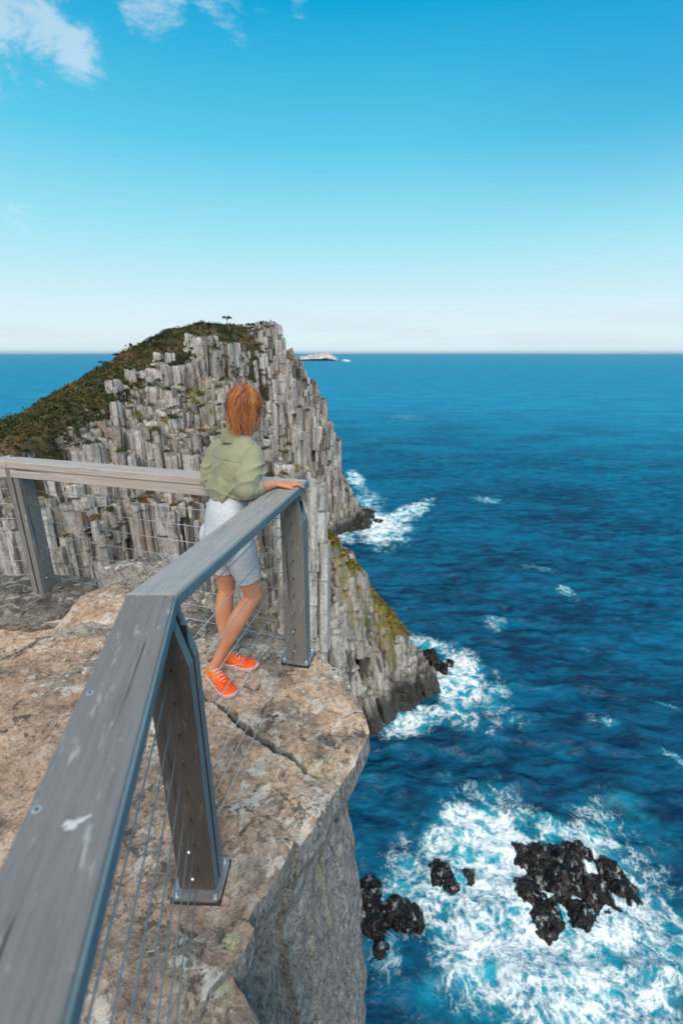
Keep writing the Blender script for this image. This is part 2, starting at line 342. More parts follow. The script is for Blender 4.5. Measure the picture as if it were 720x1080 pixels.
def grass_at(S, h):
    px, py = project(np.stack([S[:, 0], S[:, 1], h], -1)); g = np.zeros(len(S))
    for (a, b_, r, s_) in PATCH: g = np.maximum(g, s_*np.clip(1.3-np.hypot(px-a, py-b_)/r, 0, 1))
    return g
SA = hexseeds(-125, 26, 60, 240, 2.15, .40)
hA, iA, hraw = colheights(SA, 13.0, .92, 2.4); hA2, iA2, _ = colheights(SA, 5.4, .97, 2.6); hA = .66*hA+.34*hA2
hA += RNG.normal(0, .16, len(SA))*(1+4*(RNG.random(len(SA)) < .10)) - 3.0*np.clip(-pn(SA[:, 0]*.16, SA[:, 1]*.16)*2-.55, 0, 1)
vA = veg_side(SA[:, 0], SA[:, 1]); nearspur = (SA[:, 0] > -14) & (SA[:, 1] < 110)
sil = sstep(SA[:, 1], 185, 200)                       # follow the skyline closely
hA = hA*(1-.62*sil)+(hraw-.3)*.62*sil
keep = (RNG.random(len(SA)) > .06+.17*(SA[:, 1] < 118)) & (vA < 3.2+2*pn(SA[:, 0]*.3, SA[:, 1]*.3)) & (hraw > SEA-5) & ~nearspur & (SA[:, 1]-1.2*(-SA[:, 0]) > -90)
SA, hA, iA2 = SA[keep], hA[keep], iA2[keep]; n = len(SA)
gA = grass_at(SA, hA)
VA = build_columns(SA, hA, RNG.uniform(.95, 1.45, n)*(1+.35*np.clip(pn(SA[:, 0]*.11, SA[:, 1]*.11, 4.0)*2, -.4, 1)), RNG.uniform(28, 42, n)+26*sstep(SA[:, 1], 188, 200), RNG.normal(0, .010, (n, 2)), grass=gA, clus=iA2, blocky=.08)
SB = hexseeds(-16, 26, 76, 110, 1.75, .42)
hB, iB, hr = colheights(SB, 4.2, .66, 1.3); keep = (SB[:, 0] > -14) & (hr > SEA-3); SB, hB, iB = SB[keep], hB[keep]+RNG.normal(0, .40, keep.sum()), iB[keep]
hB = np.maximum(hB, SEA-3)
n = len(SB); gB = grass_at(SB, hB)
lnx = .22+.10*pn(SB[:, 0]*.2, SB[:, 1]*.2); ln = np.stack([lnx+RNG.normal(0, .015, n), RNG.normal(-.06, .02, n)], -1)
VB = build_columns(SB, hB, RNG.uniform(.85, 1.75, n), RNG.uniform(10, 20, n), ln, blocky=.13, clus=iB, grass=gB, K=6)
# tall free pillar standing in front of the spur, right of the corner post
SP = np.array([[-3.4, 79.6], [-5.0, 80.2], [-6.4, 81.3], [-4.3, 82.2], [-8.1, 82.0], [-9.6, 83.6], [-7.0, 84.0], [-11.5, 84.5], [-5.6, 85.0]])
hP = np.array([EYE-21.9, EYE-21.4, EYE-19.5, EYE-22.5, EYE-21.0, EYE-24.0, EYE-21.0, EYE-27.0, EYE-24])
VP = build_columns(SP, hP, np.full(9, 1.15), np.full(9, 46.0), np.tile([-.006, -.004], (9, 1)), blocky=.07)
off = 0; VV = []; QQ = []; TT = []; GG = []
for (V, Q, to, g) in (VA, VB, VP): VV.append(V); QQ.append(Q+off); TT.append(to); GG.append(g); off += len(V)
tag(mesh('headland', np.concatenate(VV), np.concatenate(QQ), m_cliff, attrs={'tone': np.concatenate(TT), 'grass': np.concatenate(GG)}), kind='structure')
m_soil, t, b = mat('heath_soil', .95)
P = t.n('NewGeometry').outputs['Position']
t.put(b.inputs['Base Color'], t.mix(t.ss(t.noise(P, .25, 5, .6), .4, .6), (.035, .035, .015), (.09, .065, .03)))
tag(mesh('hillside', np.stack([GX, GY, GZ], -1).reshape(-1, 3), grid_faces(len(gy), len(gx)), m_soil, smooth=True), kind='structure')
# heath: leafy clumps
m_leaf, t, b = mat('heath_leaves', .8, spec=.2)
tn = attr(t, 'tone')
t.put(b.inputs['Base Color'], t.ramp(tn, [(0, (.012, .022, .008)), (.3, (.035, .055, .014)), (.48, (.075, .08, .02)), (.62, (.15, .085, .028)), (.78, (.16, .065, .025)), (.9, (.16, .16, .035)), (1, (.28, .22, .06))]))
def leaves(cent, rad, nleaf, size, tone, flat=.75):
    """small leaf-shaped faces spread through each clump"""
    n = len(cent); d = RNG.normal(size=(n, nleaf, 3)); d /= np.linalg.norm(d, axis=-1, keepdims=True); d[..., 2] = np.abs(d[..., 2])*1.1-.15
    r = RNG.uniform(.45, 1.08, (n, nleaf, 1)); lump = 1+.3*pn(d[..., 0]*2+np.arange(n)[:, None]*3.3, d[..., 1]*2, d[..., 2]*2)[..., None]
    c = cent[:, None]+d*r*lump*rad[:, None, None]*np.array([1, 1, flat])
    a = RNG.normal(size=c.shape); a /= np.linalg.norm(a, axis=-1, keepdims=True); bb = np.cross(a, d+RNG.normal(0, .5, d.shape)); bb /= np.linalg.norm(bb, axis=-1, keepdims=True)
    s_ = size*RNG.uniform(.6, 1.4, (n, nleaf, 1))
    V = np.stack([c+a*s_, c+bb*s_*.5, c-a*s_, c-bb*s_*.5], 2).reshape(-1, 3)
    Q = np.arange(len(V)).reshape(-1, 4); to = np.clip(np.repeat(tone, nleaf)+RNG.normal(0, .07, n*nleaf), 0, 1)
    return V, Q, np.repeat(to, 4)
S = hexseeds(-165, 6, 85, 235, 1.75, .45); v = veg_side(S[:, 0], S[:, 1]); hh = H(S[:, 0], S[:, 1])
keep = (v > -4+2.5*pn(S[:, 0]*.2, S[:, 1]*.2)) & (hh > SEA+6) & (S[:, 1] > 88) & (S[:, 0]/S[:, 1] > -.95) & (S[:, 0]/S[:, 1] < -.1)
S = S[keep]; hh = hh[keep]+1.0*fbm(S[:, 0]*.12, S[:, 1]*.12, o=4); n = len(S)
rd = (RNG.uniform(.6, 1.6, n)+.9*(RNG.random(n) < .07))*(1+.5*pn(S[:, 0]*.1, S[:, 1]*.1))
tone = np.clip(.30+.40*fbm(S[:, 0]*.07, S[:, 1]*.07, o=2)+RNG.normal(0, .16, n), 0, 1)
L1 = leaves(np.stack([S[:, 0], S[:, 1], hh], -1), rd, 34, .30, tone)
# tufts on ledges
gs = np.concatenate([SA, SB]); gh = np.concatenate([hA, hB]); gg = np.concatenate([gA, gB])
nz = pn(gs[:, 0]*.13+5, gs[:, 1]*.13); pick = (RNG.random(len(gs)) < .95*gg) | ((nz > .17) & (RNG.random(len(gs)) < .6) & (gh > SEA+16))
c3 = np.stack([gs[pick, 0], gs[pick, 1], gh[pick]+.2], -1); ggp = gg[pick]
L2 = leaves(c3, RNG.uniform(.7, 1.35, len(c3)), 46, .24, np.where(ggp > .2, RNG.choice([.5, .66, .92, .98, .92], len(c3)), RNG.uniform(.1, .6, len(c3))), .5)
V = np.concatenate([L1[0], L2[0]]); Q = np.concatenate([L1[1], L2[1]+len(L1[0])])
tag(mesh('heath', V, Q, m_leaf, attrs={'tone': np.concatenate([L1[2], L2[2]])}), kind='stuff', label='low dark green and rusty brown scrub covering the headland slope and its ledges')
# shrubs rooted in the cliff ledges
sh_c = []; sh_r = []; sh_t = []
allS = np.concatenate([SA, SB]); allH = np.concatenate([hA, hB]); ppx, ppy = project(np.stack([allS[:, 0], allS[:, 1], allH], -1))
def ledge_shrub(px, py, r, tone, sq=1):
    dd = np.hypot(ppx-px, ppy-py); k_ = np.argsort(dd)[:6]; k_ = k_[np.argmin(allS[k_, 1])]
    sh_c.append((allS[k_, 0], allS[k_, 1]-.3, allH[k_]+r*.25)); sh_r.append(r); sh_t.append(tone)
for q in [(203, 410, 2.6, .25), (194, 406, 2.0, .2), (212, 414, 2.0, .35), (205, 420, 1.8, .9), (180, 400, 1.6, .2), (221, 365, 2.6, .2), (226, 372, 2.2, .3), (243, 352, 2.4, .15), (250, 360, 2.0, .2), (262, 400, 2.0, .2), (270, 425, 1.8, .15), (285, 432, 1.7, .2), (305, 466, 1.8, .3), (300, 474, 1.4, .5), (310, 478, 1.3, .92), (298, 462, 1.3, .92), (240, 395, 2.1, .2), (232, 410, 1.7, .3), (160, 425, 1.6, .4), (150, 440, 1.4, .9), (168, 455, 1.4, .5),
          (135, 420, 1.6, .2), (110, 440, 1.6, .3), (318, 405, 1.8, .35), (312, 430, 1.6, .2), (325, 430, 1.5, .2), (290, 500, 1.3, .2), (315, 520, 1.2, .6), (340, 560, 1.2, .4), (352, 640, 1.0, .5), (362, 655, 1.0, .35), (348, 665, .9, .66), (378, 668, .9, .4), (356, 690, .9, .66), (372, 700, .8, .6), (385, 655, 1.0, .5), (275, 385, 1.9, .2), (225, 340, 1.8, .2), (190, 440, 1.4, .3), (215, 450, 1.3, .66), (130, 470, 1.3, .4), (180, 380, 1.8, .2), (255, 450, 1.4, .2)]: ledge_shrub(*q)
for _ in range(170):
    k_ = RNG.integers(len(SA)); 
    if hA[k_] > SEA+25: sh_c.append((SA[k_, 0], SA[k_, 1]-.2, hA[k_]+.2)); sh_r.append(RNG.uniform(.5, 1.5)); sh_t.append(RNG.choice([.15, .25, .3, .5, .66]))
L3 = leaves(np.array(sh_c), np.array(sh_r), 150, .22, np.array(sh_t), .7)
tag(mesh('ledge_scrub', L3[0], L3[1], m_leaf, attrs={'tone': L3[2]}), kind='stuff', label='dark green scrub clinging to the ledges of the columned cliff')
crest = np.array([[*un(*q)] for q in [(341, 560, 87), (350, 573, 88.6), (365, 592, 90), (378, 608, 92), (390, 625, 94), (405, 642, 96), (420, 660, 98), (430, 674, 99)]])
ns, nt = 60, 26; V = []; GA = []
for i in range(ns):
    f_ = i/(ns-1)*(len(crest)-1); k_ = min(int(f_), len(crest)-2); cpt = crest[k_]*(1-(f_-k_))+crest[k_+1]*(f_-k_)
    wdt = np.interp(i/(ns-1), [0, .15, .5, .8, 1], [3.0, 5.6, 5.2, 3.6, .8])*(1+.5*float(pn(np.array(i*.23), np.array(3.3))))
    for j in range(nt):
        g_ = j/(nt-1)-.22; x = cpt[0]-g_*wdt*.62; y = cpt[1]-g_*wdt*.85
        z = cpt[2]+1.3 - np.interp(g_, [-.22, 0, .8], [1.6, 0, 1])*np.interp(g_, [-.22, 0, .3, .8], [1, .0, 1.0, 4.2]) + .35*float(fbm(np.array(x*.7), np.array(y*.7), o=3)); V.append((x, y, z))
m_turf, t, b = mat('turf', .9, spec=.2); P = t.n('NewGeometry').outputs['Position']
t.put(b.inputs['Base Color'], t.ramp(t.m('ADD', t.m('MULTIPLY', t.noise(P, .45, 5, .6), .6), t.m('MULTIPLY', t.noise(P, 3, 5, .7), .4)), [(.36, (.035, .05, .012)), (.46, (.14, .16, .025)), (.54, (.32, .26, .06)), (.64, (.36, .21, .07))])); bump(t, b, t.noise(P, 4, 5, .7), .9, .4)
V = np.array(V); tag(mesh('turf_slope', V, grid_faces(ns, nt), m_turf, smooth=True), kind='structure')
pk = V[RNG.choice(len(V), 520)]; L4 = leaves(pk+np.array([0, 0, .15]), RNG.uniform(.3, .75, len(pk)), 34, .17, RNG.choice([.5, .92, .97, .92, .66], len(pk)), .6)
tag(mesh('tussock_grass', L4[0], L4[1], m_leaf, attrs={'tone': L4[2]}), kind='stuff', label='yellow green tussock grass along the crest of the near cliff spur')
# trees and big shrubs one can tell apart on the skyline
m_bark, t, b = mat('bark', .9, (.06, .05, .04))
def tube(pts, rad, K=8, cap=True):
    pts = [Vector(p) for p in pts]; V = []; Q = []
    up0 = None
    for i, p in enumerate(pts):
        d = (pts[min(i+1, len(pts)-1)]-pts[max(i-1, 0)]).normalized()
        if up0 is None: up0 = d.orthogonal().normalized()
        u = (up0-d*up0.dot(d)).normalized(); up0 = u; v_ = d.cross(u)
        for k in range(K):
            a = 2*PI*k/K; V.append(p+(u*math.cos(a)+v_*math.sin(a))*rad[i])
    n = len(pts); Fc = [(i*K+k, i*K+(k+1) % K, (i+1)*K+(k+1) % K, (i+1)*K+k) for i in range(n-1) for k in range(K)]
    if cap: Fc += [tuple(range(K))[::-1], tuple((n-1)*K+k for k in range(K))]
    return V, Fc
def merge(parts):
    V = []; Fc = []
    for v, f in parts: o = len(V); V += list(v); Fc += [tuple(i+o for i in q) for q in f]
    return V, Fc
def tree(px, D, h, spread, label, nclump=12, cat='tree'):
    a, _ = ray(px, 372); x = a*D; y = D; z = float(H(np.array([x]), np.array([y]))[0])-.2
    root = empty('coastal_tree' if cat == 'tree' else 'coastal_shrub', (x, y, z)); tag(root, label, cat, 'trees along the headland skyline')
    ps = []; tr = h*.035
    lean = random.uniform(-.1, .2)*h
    ps.append(tube([(0, 0, 0), (lean*.3, 0, h*.3), (lean, 0, h*.62), (lean*1.1, 0, h*.8)], [tr*1.3, tr, tr*.7, tr*.3]))
    cs = []
    for k in range(nclump):
        an = random.uniform(0, 6.28); r = spread*math.sqrt(random.random()); cz = h*(.88-.25*(r/spread)**2)+random.uniform(-.1, .06)*h
        c = (lean+math.cos(an)*r, math.sin(an)*r, cz); cs.append(c)
        if k % 2 == 0: ps.append(tube([(lean*.8, 0, h*.5), ((lean+c[0])*.5, c[1]*.5, (h*.55+cz)*.5), c], [tr*.6, tr*.35, tr*.15], 5))
    V, Fc = merge(ps); mesh('trunk', V, Fc, m_bark, root)
    V, Q, to = leaves(np.array(cs), RNG.uniform(.20, .36, nclump)*spread*1.2, 70, .16, RNG.uniform(.05, .35, nclump), .6)
    mesh('crown', V, Q, m_leaf, root, attrs={'tone': to})
tree(242, 203, 3.3, 1.7, 'flat-topped lone tree standing tallest on the skyline left of the summit', 14)
tree(228, 202, 2.4, 1.6, 'small round tree just left of the tallest skyline tree', 9)
tree(266, 207, 2.2, 2.4, 'wide low tree on the very summit of the headland', 12)
tree(276, 208, 1.9, 1.6, 'small dark tree at the right end of the summit above the cliff', 9)
tree(255, 205, 1.8, 1.3, 'tiny tree between the tallest tree and the summit tree', 7)
tree(186, 192, 2.4, 1.5, 'small bushy tree on the ridge, first below the summit group', 9)
tree(163, 187, 2.6, 1.5, 'small tree halfway down the ridge skyline', 9)
tree(136, 178, 3.2, 1.2, 'thin upright tree breaking the skyline where the ridge meets the sea horizon', 9)
tree(122, 173, 2.4, 1.4, 'low tree just below the horizon line on the dark ridge', 9)
tree(106, 167, 2.4, 1.5, 'lowest round tree on the left ridge against the blue sea', 9)
# far island
V = []; nI = 60; mI = 16
isl0 = us(304, 380.6); isl1 = us(356, 380.6)
for j in range(mI):
    for i in range(nI):
        u = i/(nI-1); wv_ = j/(mI-1)
        x = isl0.x+(isl1.x-isl0.x)*u; prof = np.interp(u, [0, .1, .35, .6, .78, .86, .93, 1], [0, .45, .62, .85, 1.0, .75, .45, 0])
        y = isl0.y+(wv_-.0)*900; zz = 78*prof*math.sin(PI*min(1, wv_*1.6+.02))**.35 if wv_ < .6 else 78*prof*(1-wv_)/.4
        V.append((x+30*pn(np.array(i*.4), np.array(j*.5)), y, SEA-3+max(0, zz)*(1+.25*float(fbm(np.array(i*.22), np.array(j*.6), o=3)))))
m_isl, t, b = mat('island_rock', .9)
P = t.n('NewGeometry').outputs['Position']
t.put(b.inputs['Base Color'], t.ramp(t.noise(t.scale(P, (1, 1, .4)), .02, 5, .6), [(.35, (.30, .27, .25)), (.5, (.62, .52, .48)), (.65, (.74, .65, .60))]))
tag(mesh('island', V, grid_faces(mI, nI), m_isl), kind='structure')

# thin sea air
m_haze = bpy.data.materials.new('haze'); m_haze.use_nodes = True; t = NT(m_haze.node_tree); t.t.nodes.clear()
pv = t.n('VolumePrincipled'); pv.inputs['Color'].default_value = (.60, .88, 1.0, 1); pv.inputs['Density'].default_value = 2.4e-5; pv.inputs['Anisotropy'].default_value = .2
t.t.links.new(pv.outputs[0], t.n('OutputMaterial').inputs['Volume'])
hx = 46000.0; z0, z1 = SEA-9, 60.0
V = [(x, y, z) for z in (z0, z1) for x, y in ((-hx, -hx), (hx, -hx), (hx, hx), (-hx, hx))]
tag(mesh('haze', V, [(0, 3, 2, 1), (4, 5, 6, 7), (0, 1, 5, 4), (1, 2, 6, 5), (2, 3, 7, 6), (3, 0, 4, 7)], m_haze), kind='stuff', label='thin pale sea haze over the whole view')
# ---------------------------------------------------------------- rock ledge the fence stands on
def gz(x, y): return EYE + (-1.862 + .01*x + .050*y)
def ug(px, py):
    a, b = ray(px, py); D = 1.862/(b + .01*a + .050); return np.array([a*D, D])
def rock_mat(name, base=None, brown=1.0):
    m, t, b = mat(name, .88, spec=.3)
    g = t.n('NewGeometry'); P = g.outputs['Position']; N = t.n('SeparateXYZ', g.outputs['Normal']).outputs[2]
    big = t.noise(P, 1.3, 5, .6, .4); mid = t.noise(P, 6, 6, .65, .3); fin = t.noise(P, 38, 5, .7); vf = t.noise(P, 150, 3, .6)
    tan = t.ramp(t.m('ADD', t.m('MULTIPLY', big, .6), t.m('MULTIPLY', mid, .4)), [(.32, (.37, .235, .165)), (.44, (.52, .375, .275)), (.54, (.60, .465, .36)), (.68, (.44, .36, .29))])
    gry = t.ramp(mid, [(.3, (.08, .075, .07)), (.5, (.24, .22, .195)), (.7, (.46, .43, .385))])
    c = t.mix(t.ss(t.noise(P, 2.1, 6, .6, .5), .47, .58, 0, .75) if brown > .5 else .85, tan, gry)
    slab = t.noise(P, .75, 4, .55, .6); c = t.mix(1.0, c, t.ramp(slab, [(.36, (.70, .70, .71)), (.5, (.97, .94, .90)), (.62, (1.1, 1.08, 1.05))]), 'MULTIPLY')
    gr = attr(t, 'grey'); c = t.mix(t.m('MULTIPLY', gr, .9), c, gry)
    c = t.mix(t.ss(t.m('ADD', t.m('MULTIPLY', fin, .6), t.m('MULTIPLY', t.noise(P, 17, 4, .6), .4)), .36, .64), t.mix(1, c, (.66, .63, .60), 'MULTIPLY'), t.mix(1, c, (1.16, 1.16, 1.15), 'MULTIPLY'))
    lw = t.m('MULTIPLY', t.ss(t.noise(P, 9, 7, .72, .4), .535, .575), t.ss(big, .40, .52))      # pale crust lichen
    c = t.mix(t.m('MULTIPLY', lw, .75), c, (.62, .61, .56))
    lb = t.m('MULTIPLY', t.ss(t.noise(t.vm('ADD', P, (3, 1, 2)), 15, 7, .74, .5), .545, .585), t.ss(t.noise(P, 2.6, 3, .5), .38, .52))
    c = t.mix(t.m('MULTIPLY', lb, .8), c, (.055, .05, .045))       # dark specks
    lb2 = t.ss(t.noise(t.vm('ADD', P, (8, 4, 0)), 48, 5, .65), .58, .62)
    c = t.mix(t.m('MULTIPLY', lb2, .6), c, (.07, .06, .055))
    # bare broken faces: bluish grey with slanting grain
    q = t.n('Mapping', P, i_Rotation=(.5, .9, .35), i_Scale=(20, 90, 30)).outputs[0]
    gn = t.noise(q, 1.0, 6, .68, .7); gn2 = t.noise(q, .33, 5, .6, .5)
    w_ = t.ramp(t.m('ADD', t.m('MULTIPLY', gn, .6), t.m('MULTIPLY', gn2, .4)), [(.36, (.06, .058, .055)), (.44, (.30, .295, .28)), (.53, (.52, .51, .48)), (.66, (.74, .72, .67))])
    w_ = t.mix(t.ss(t.noise(P, 1.6, 5, .6), .52, .68, 0, .55), w_, (.40, .30, .21))
    side = t.ss(t.m('ADD', N, t.m('MULTIPLY', t.m('SUBTRACT', mid, .5), .5)), .62, .38)
    c = t.mix(side, c, w_)
    ck = attr(t, 'crack'); c = t.mix(ck, c, t.mix(t.ss(fin, .4, .6), (.012, .011, .008), (.05, .045, .02)))
    yl = attr(t, 'lichen'); c = t.mix(t.m('MULTIPLY', yl, t.ss(fin, .38, .55)), c, (.42, .42, .26))
    if brown < .5: c = t.mix(1.0, c, (.62, .61, .60), 'MULTIPLY')
    t.put(b.inputs['Base Color'], c)
    hh = t.m('ADD', t.m('MULTIPLY', mid, .5), t.m('ADD', t.m('MULTIPLY', fin, .3), t.m('ADD', t.m('MULTIPLY', vf, .08), t.m('MULTIPLY', t.m('MULTIPLY', gn, side), 1.2))))
    bump(t, b, hh, 1.0, .045)
    return m
m_rock = rock_mat('ledge_rock')
OUT = [(.14, 1.89), (.09, 1.75), (-.04, 1.56), (-.17, 1.33), (-.27, 1.12), (-.31, 1.02), (-.40, .90), (-.47, .60), (-.5, .3), (-.45, -.3), (-.4, -1.2), (-1.2, -2.6), (-3.2, -2.8), (-5.6, -1.5), (-6.6, 1.2), (-6.0, 3.2), (-4.6, 3.62), (-3.4, 3.5),
       (-2.7, 3.42), (-2.0, 3.40), (-1.5, 3.34), (-1.09, 3.10), (-.85, 2.9), (-.63, 2.78), (-.38, 2.66), (-.18, 2.52), (.0, 2.34), (.07, 2.12)]
OUT = np.array(OUT); cen = np.array([-1.3, 1.5])
nx = np.roll(OUT, -1, 0); seg = np.linalg.norm(nx-OUT, axis=1); mid_ = (nx+OUT)/2
vis = np.where((mid_[:, 0] > -3.2) & (mid_[:, 1] > .7), 1.0, .25)
cum = np.concatenate([[0], np.cumsum(seg*vis)]); M = 1700
q = np.linspace(0, cum[-1], M, endpoint=False); k = np.searchsorted(cum, q, 'right')-1; f = (q-cum[k])/(cum[k+1]-cum[k])
B = OUT[k]*(1-f)[:, None]+nx[k]*f[:, None]; B0 = B.copy()
stp = np.floor(q*5.5+1.5*pn(q*2, q*0+2)); B = B + .035*np.stack([pn(stp*1.7, stp*.9), pn(stp*2.3, stp*.4+5)], -1)*np.clip(vis[k], 0, 1)[:, None]
B = B + .016*np.stack([fbm(B[:, 0]*4, B[:, 1]*4, o=4), fbm(B[:, 0]*4+7, B[:, 1]*4, 3.0, o=4)], -1)
fr = np.concatenate([np.linspace(.0004, .4, 60, endpoint=False), np.linspace(.4, 1, 300)])
ed = sstep(fr, .90, 1.0)[:, None]; TX = cen[0]+(B0[:, 0]-cen[0])[None]*fr[:, None]+(B-B0)[None, :, 0]*ed; TY = cen[1]+(B0[:, 1]-cen[1])[None]*fr[:, None]+(B-B0)[None, :, 1]*ed
def polydist(X_, Y_, pl):
    d = np.full(X_.shape, 9.0); s_ = np.zeros(X_.shape); side = np.zeros(X_.shape); tot = 0; L = [np.hypot(*(pl[i+1]-pl[i])) for i in range(len(pl)-1)]; T_ = sum(L)
    for i in range(len(pl)-1):
        a, b_ = pl[i], pl[i+1]; ab = b_-a; tt = np.clip(((X_-a[0])*ab[0]+(Y_-a[1])*ab[1])/(ab@ab), 0, 1)
        dd = np.hypot(X_-a[0]-tt*ab[0], Y_-a[1]-tt*ab[1]); u = dd < d; cr = (X_-a[0])*ab[1]-(Y_-a[1])*ab[0]
        d = np.where(u, dd, d); s_ = np.where(u, (tot+tt*L[i])/T_, s_); side = np.where(u, np.sign(cr), side); tot += L[i]
    return d, s_, side
WX = TX+.010*fbm(TX*14, TY*14, o=3); WY = TY+.010*fbm(TX*14+5, TY*14, o=3)
crack = np.array([ug(*p) for p in [(200, 722), (218, 737), (240, 750), (262, 768), (285, 783), (305, 796), (322, 812), (352, 822)]])
d1, s1, sd1 = polydist(WX, WY, crack); wd = np.interp(s1, [0, .3, .62, .8, 1], [.008, .013, .020, .010, .004])
c1 = 1-sstep(d1, wd*.6, wd*1.25)
crack2 = np.array([ug(*p) for p in [(-40, 712), (0, 697), (22, 686), (45, 672), (60, 668)]]); d2, s2, _ = polydist(WX, WY, crack2); c2 = 1-sstep(d2, .006, .016)
crack3 = np.array([ug(*p) for p in [(-30, 660), (0, 661), (35, 664), (68, 660), (90, 664), (118, 667), (150, 672), (185, 690)]]); d3, s3, sd3 = polydist(WX, WY, crack3); c3_ = 1-sstep(d3, .008, .02)
crack4 = np.array([ug(*p) for p in [(200, 722), (170, 716), (140, 712), (100, 730)]]); d4, s4, _ = polydist(WX, WY, crack4); c4 = (1-sstep(d4, .004, .01))*.7
TZ = gz(TX, TY)+.030*fbm(TX*1.4, TY*1.4, o=3)+.011*fbm(TX*7, TY*7, 2.0, o=4)+.004*fbm(TX*30, TY*30, 5.0, o=2)
TZ += .035*(sd3 < 0)*(1-sstep(d3, .25, .7))*(TX < -1.0)*(TY > 2.3) + .012*np.where(sd1 > 0, 1, 0)*(1-sstep(d1, .1, .5))
step = np.floor((TX*.8+TY*1.1+.5*fbm(TX*1.1, TY*1.1, o=3))*2.2); TZ += .008*pn(step*1.7, step*.3)
rim = sstep(np.broadcast_to(fr[:, None], TX.shape), .93, 1.0)
TZ -= .02*sstep(np.broadcast_to(fr[:, None], TX.shape), .975, 1.0)
# keep the rock level where the base plates sit
for (bx, by) in [(-.512, 1.20), (-.262, 2.42), (-2.12, 3.05)]:
    wgt = 1-sstep(np.hypot(TX-bx, TY-by), .13, .28); TZ = TZ*(1-wgt)+(gz(TX, TY)-.012)*wgt
TZ -= .10*c1+.035*c2+.05*c3_+.012*c4
CK = np.clip(c1+c2*.9+c3_*.85+c4*.6, 0, 1)
nW = 260; tw = np.concatenate([np.linspace(.01, 2.2, 200), np.geomspace(2.26, 76, nW-200)])
on = B-cen; nb = np.roll(B, -1, 0)-np.roll(B, 1, 0); nor = np.stack([nb[:, 1], -nb[:, 0]], -1)
nor *= np.sign((nor*on).sum(1))[:, None]; nor /= np.linalg.norm(nor, axis=1)[:, None]
for _ in range(25): nor = (np.roll(nor, 1, 0)+nor*2+np.roll(nor, -1, 0))
nor /= np.linalg.norm(nor, axis=1)[:, None]
off_ = np.interp(tw, [0, .12, .5, .62, 1.0, 1.8, 3, 8, 30, 76], [0, .005, -.10, -.09, -.06, -.04, .0, .4, 3.0, 9])[:, None]+.035*fbm(B[None, :, 0]*2.2+0*tw[:, None], B[None, :, 1]*2.2, tw[:, None]*1.3, o=4)*np.minimum(1, tw*4)[:, None]
off_ = off_ + .5*fbm(B[None, :, 0]*.4+0*tw[:, None], B[None, :, 1]*.4, tw[:, None]*.15, o=3)*np.clip(tw/12, 0, 1)[:, None]
stri = .010*fbm((B[:, 0]*9)[None]+tw[:, None]*6, (B[:, 1]*9)[None]+tw[:, None]*2, tw[:, None]*5, o=3, ridge=False)*np.minimum(1, tw*6)[:, None]
SX = B[None, :, 0]+nor[None, :, 0]*(off_+stri); SY = B[None, :, 1]+nor[None, :, 1]*(off_+stri); SZ = TZ[-1][None]-tw[:, None]
LX = np.concatenate([TX, SX]); LY = np.concatenate([TY, SY]); LZ = np.concatenate([TZ, SZ])
ck = np.concatenate([CK, np.zeros_like(SX)])
lk = np.zeros_like(LX); gyr = np.zeros_like(LX)
for p, r in [((325, 812), .05), ((338, 818), .04), ((345, 822), .03), ((243, 992), .045)]:
    w0 = ug(*p); lk = np.maximum(lk, 1-sstep(np.hypot(LX-w0[0], LY-w0[1])+.02*fbm(LX*20, LY*20, o=2), r*.5, r))
gyr = sstep(LY+.25*fbm(LX*2, LY*2, o=3), 1.28, 1.0)*.7+.9*sstep(LY-.0*LX+.1*fbm(LX*3, LY*3, o=3), 2.85, 3.1)
gyr = np.maximum(gyr, .75*sstep(np.hypot(LX+.5, (LY-2.6)*1.3)+.15*fbm(LX*3, LY*3, o=3), .45, .2))
tag(mesh('rock_ledge', np.stack([LX, LY, LZ], -1).reshape(-1, 3), grid_faces(len(LX), M, True)[:, ::-1].copy() , m_rock, smooth=True,
     attrs={'crack': ck.ravel(), 'lichen': lk.ravel(), 'grey': np.clip(gyr, 0, 1).ravel()}), kind='structure')
import bmesh
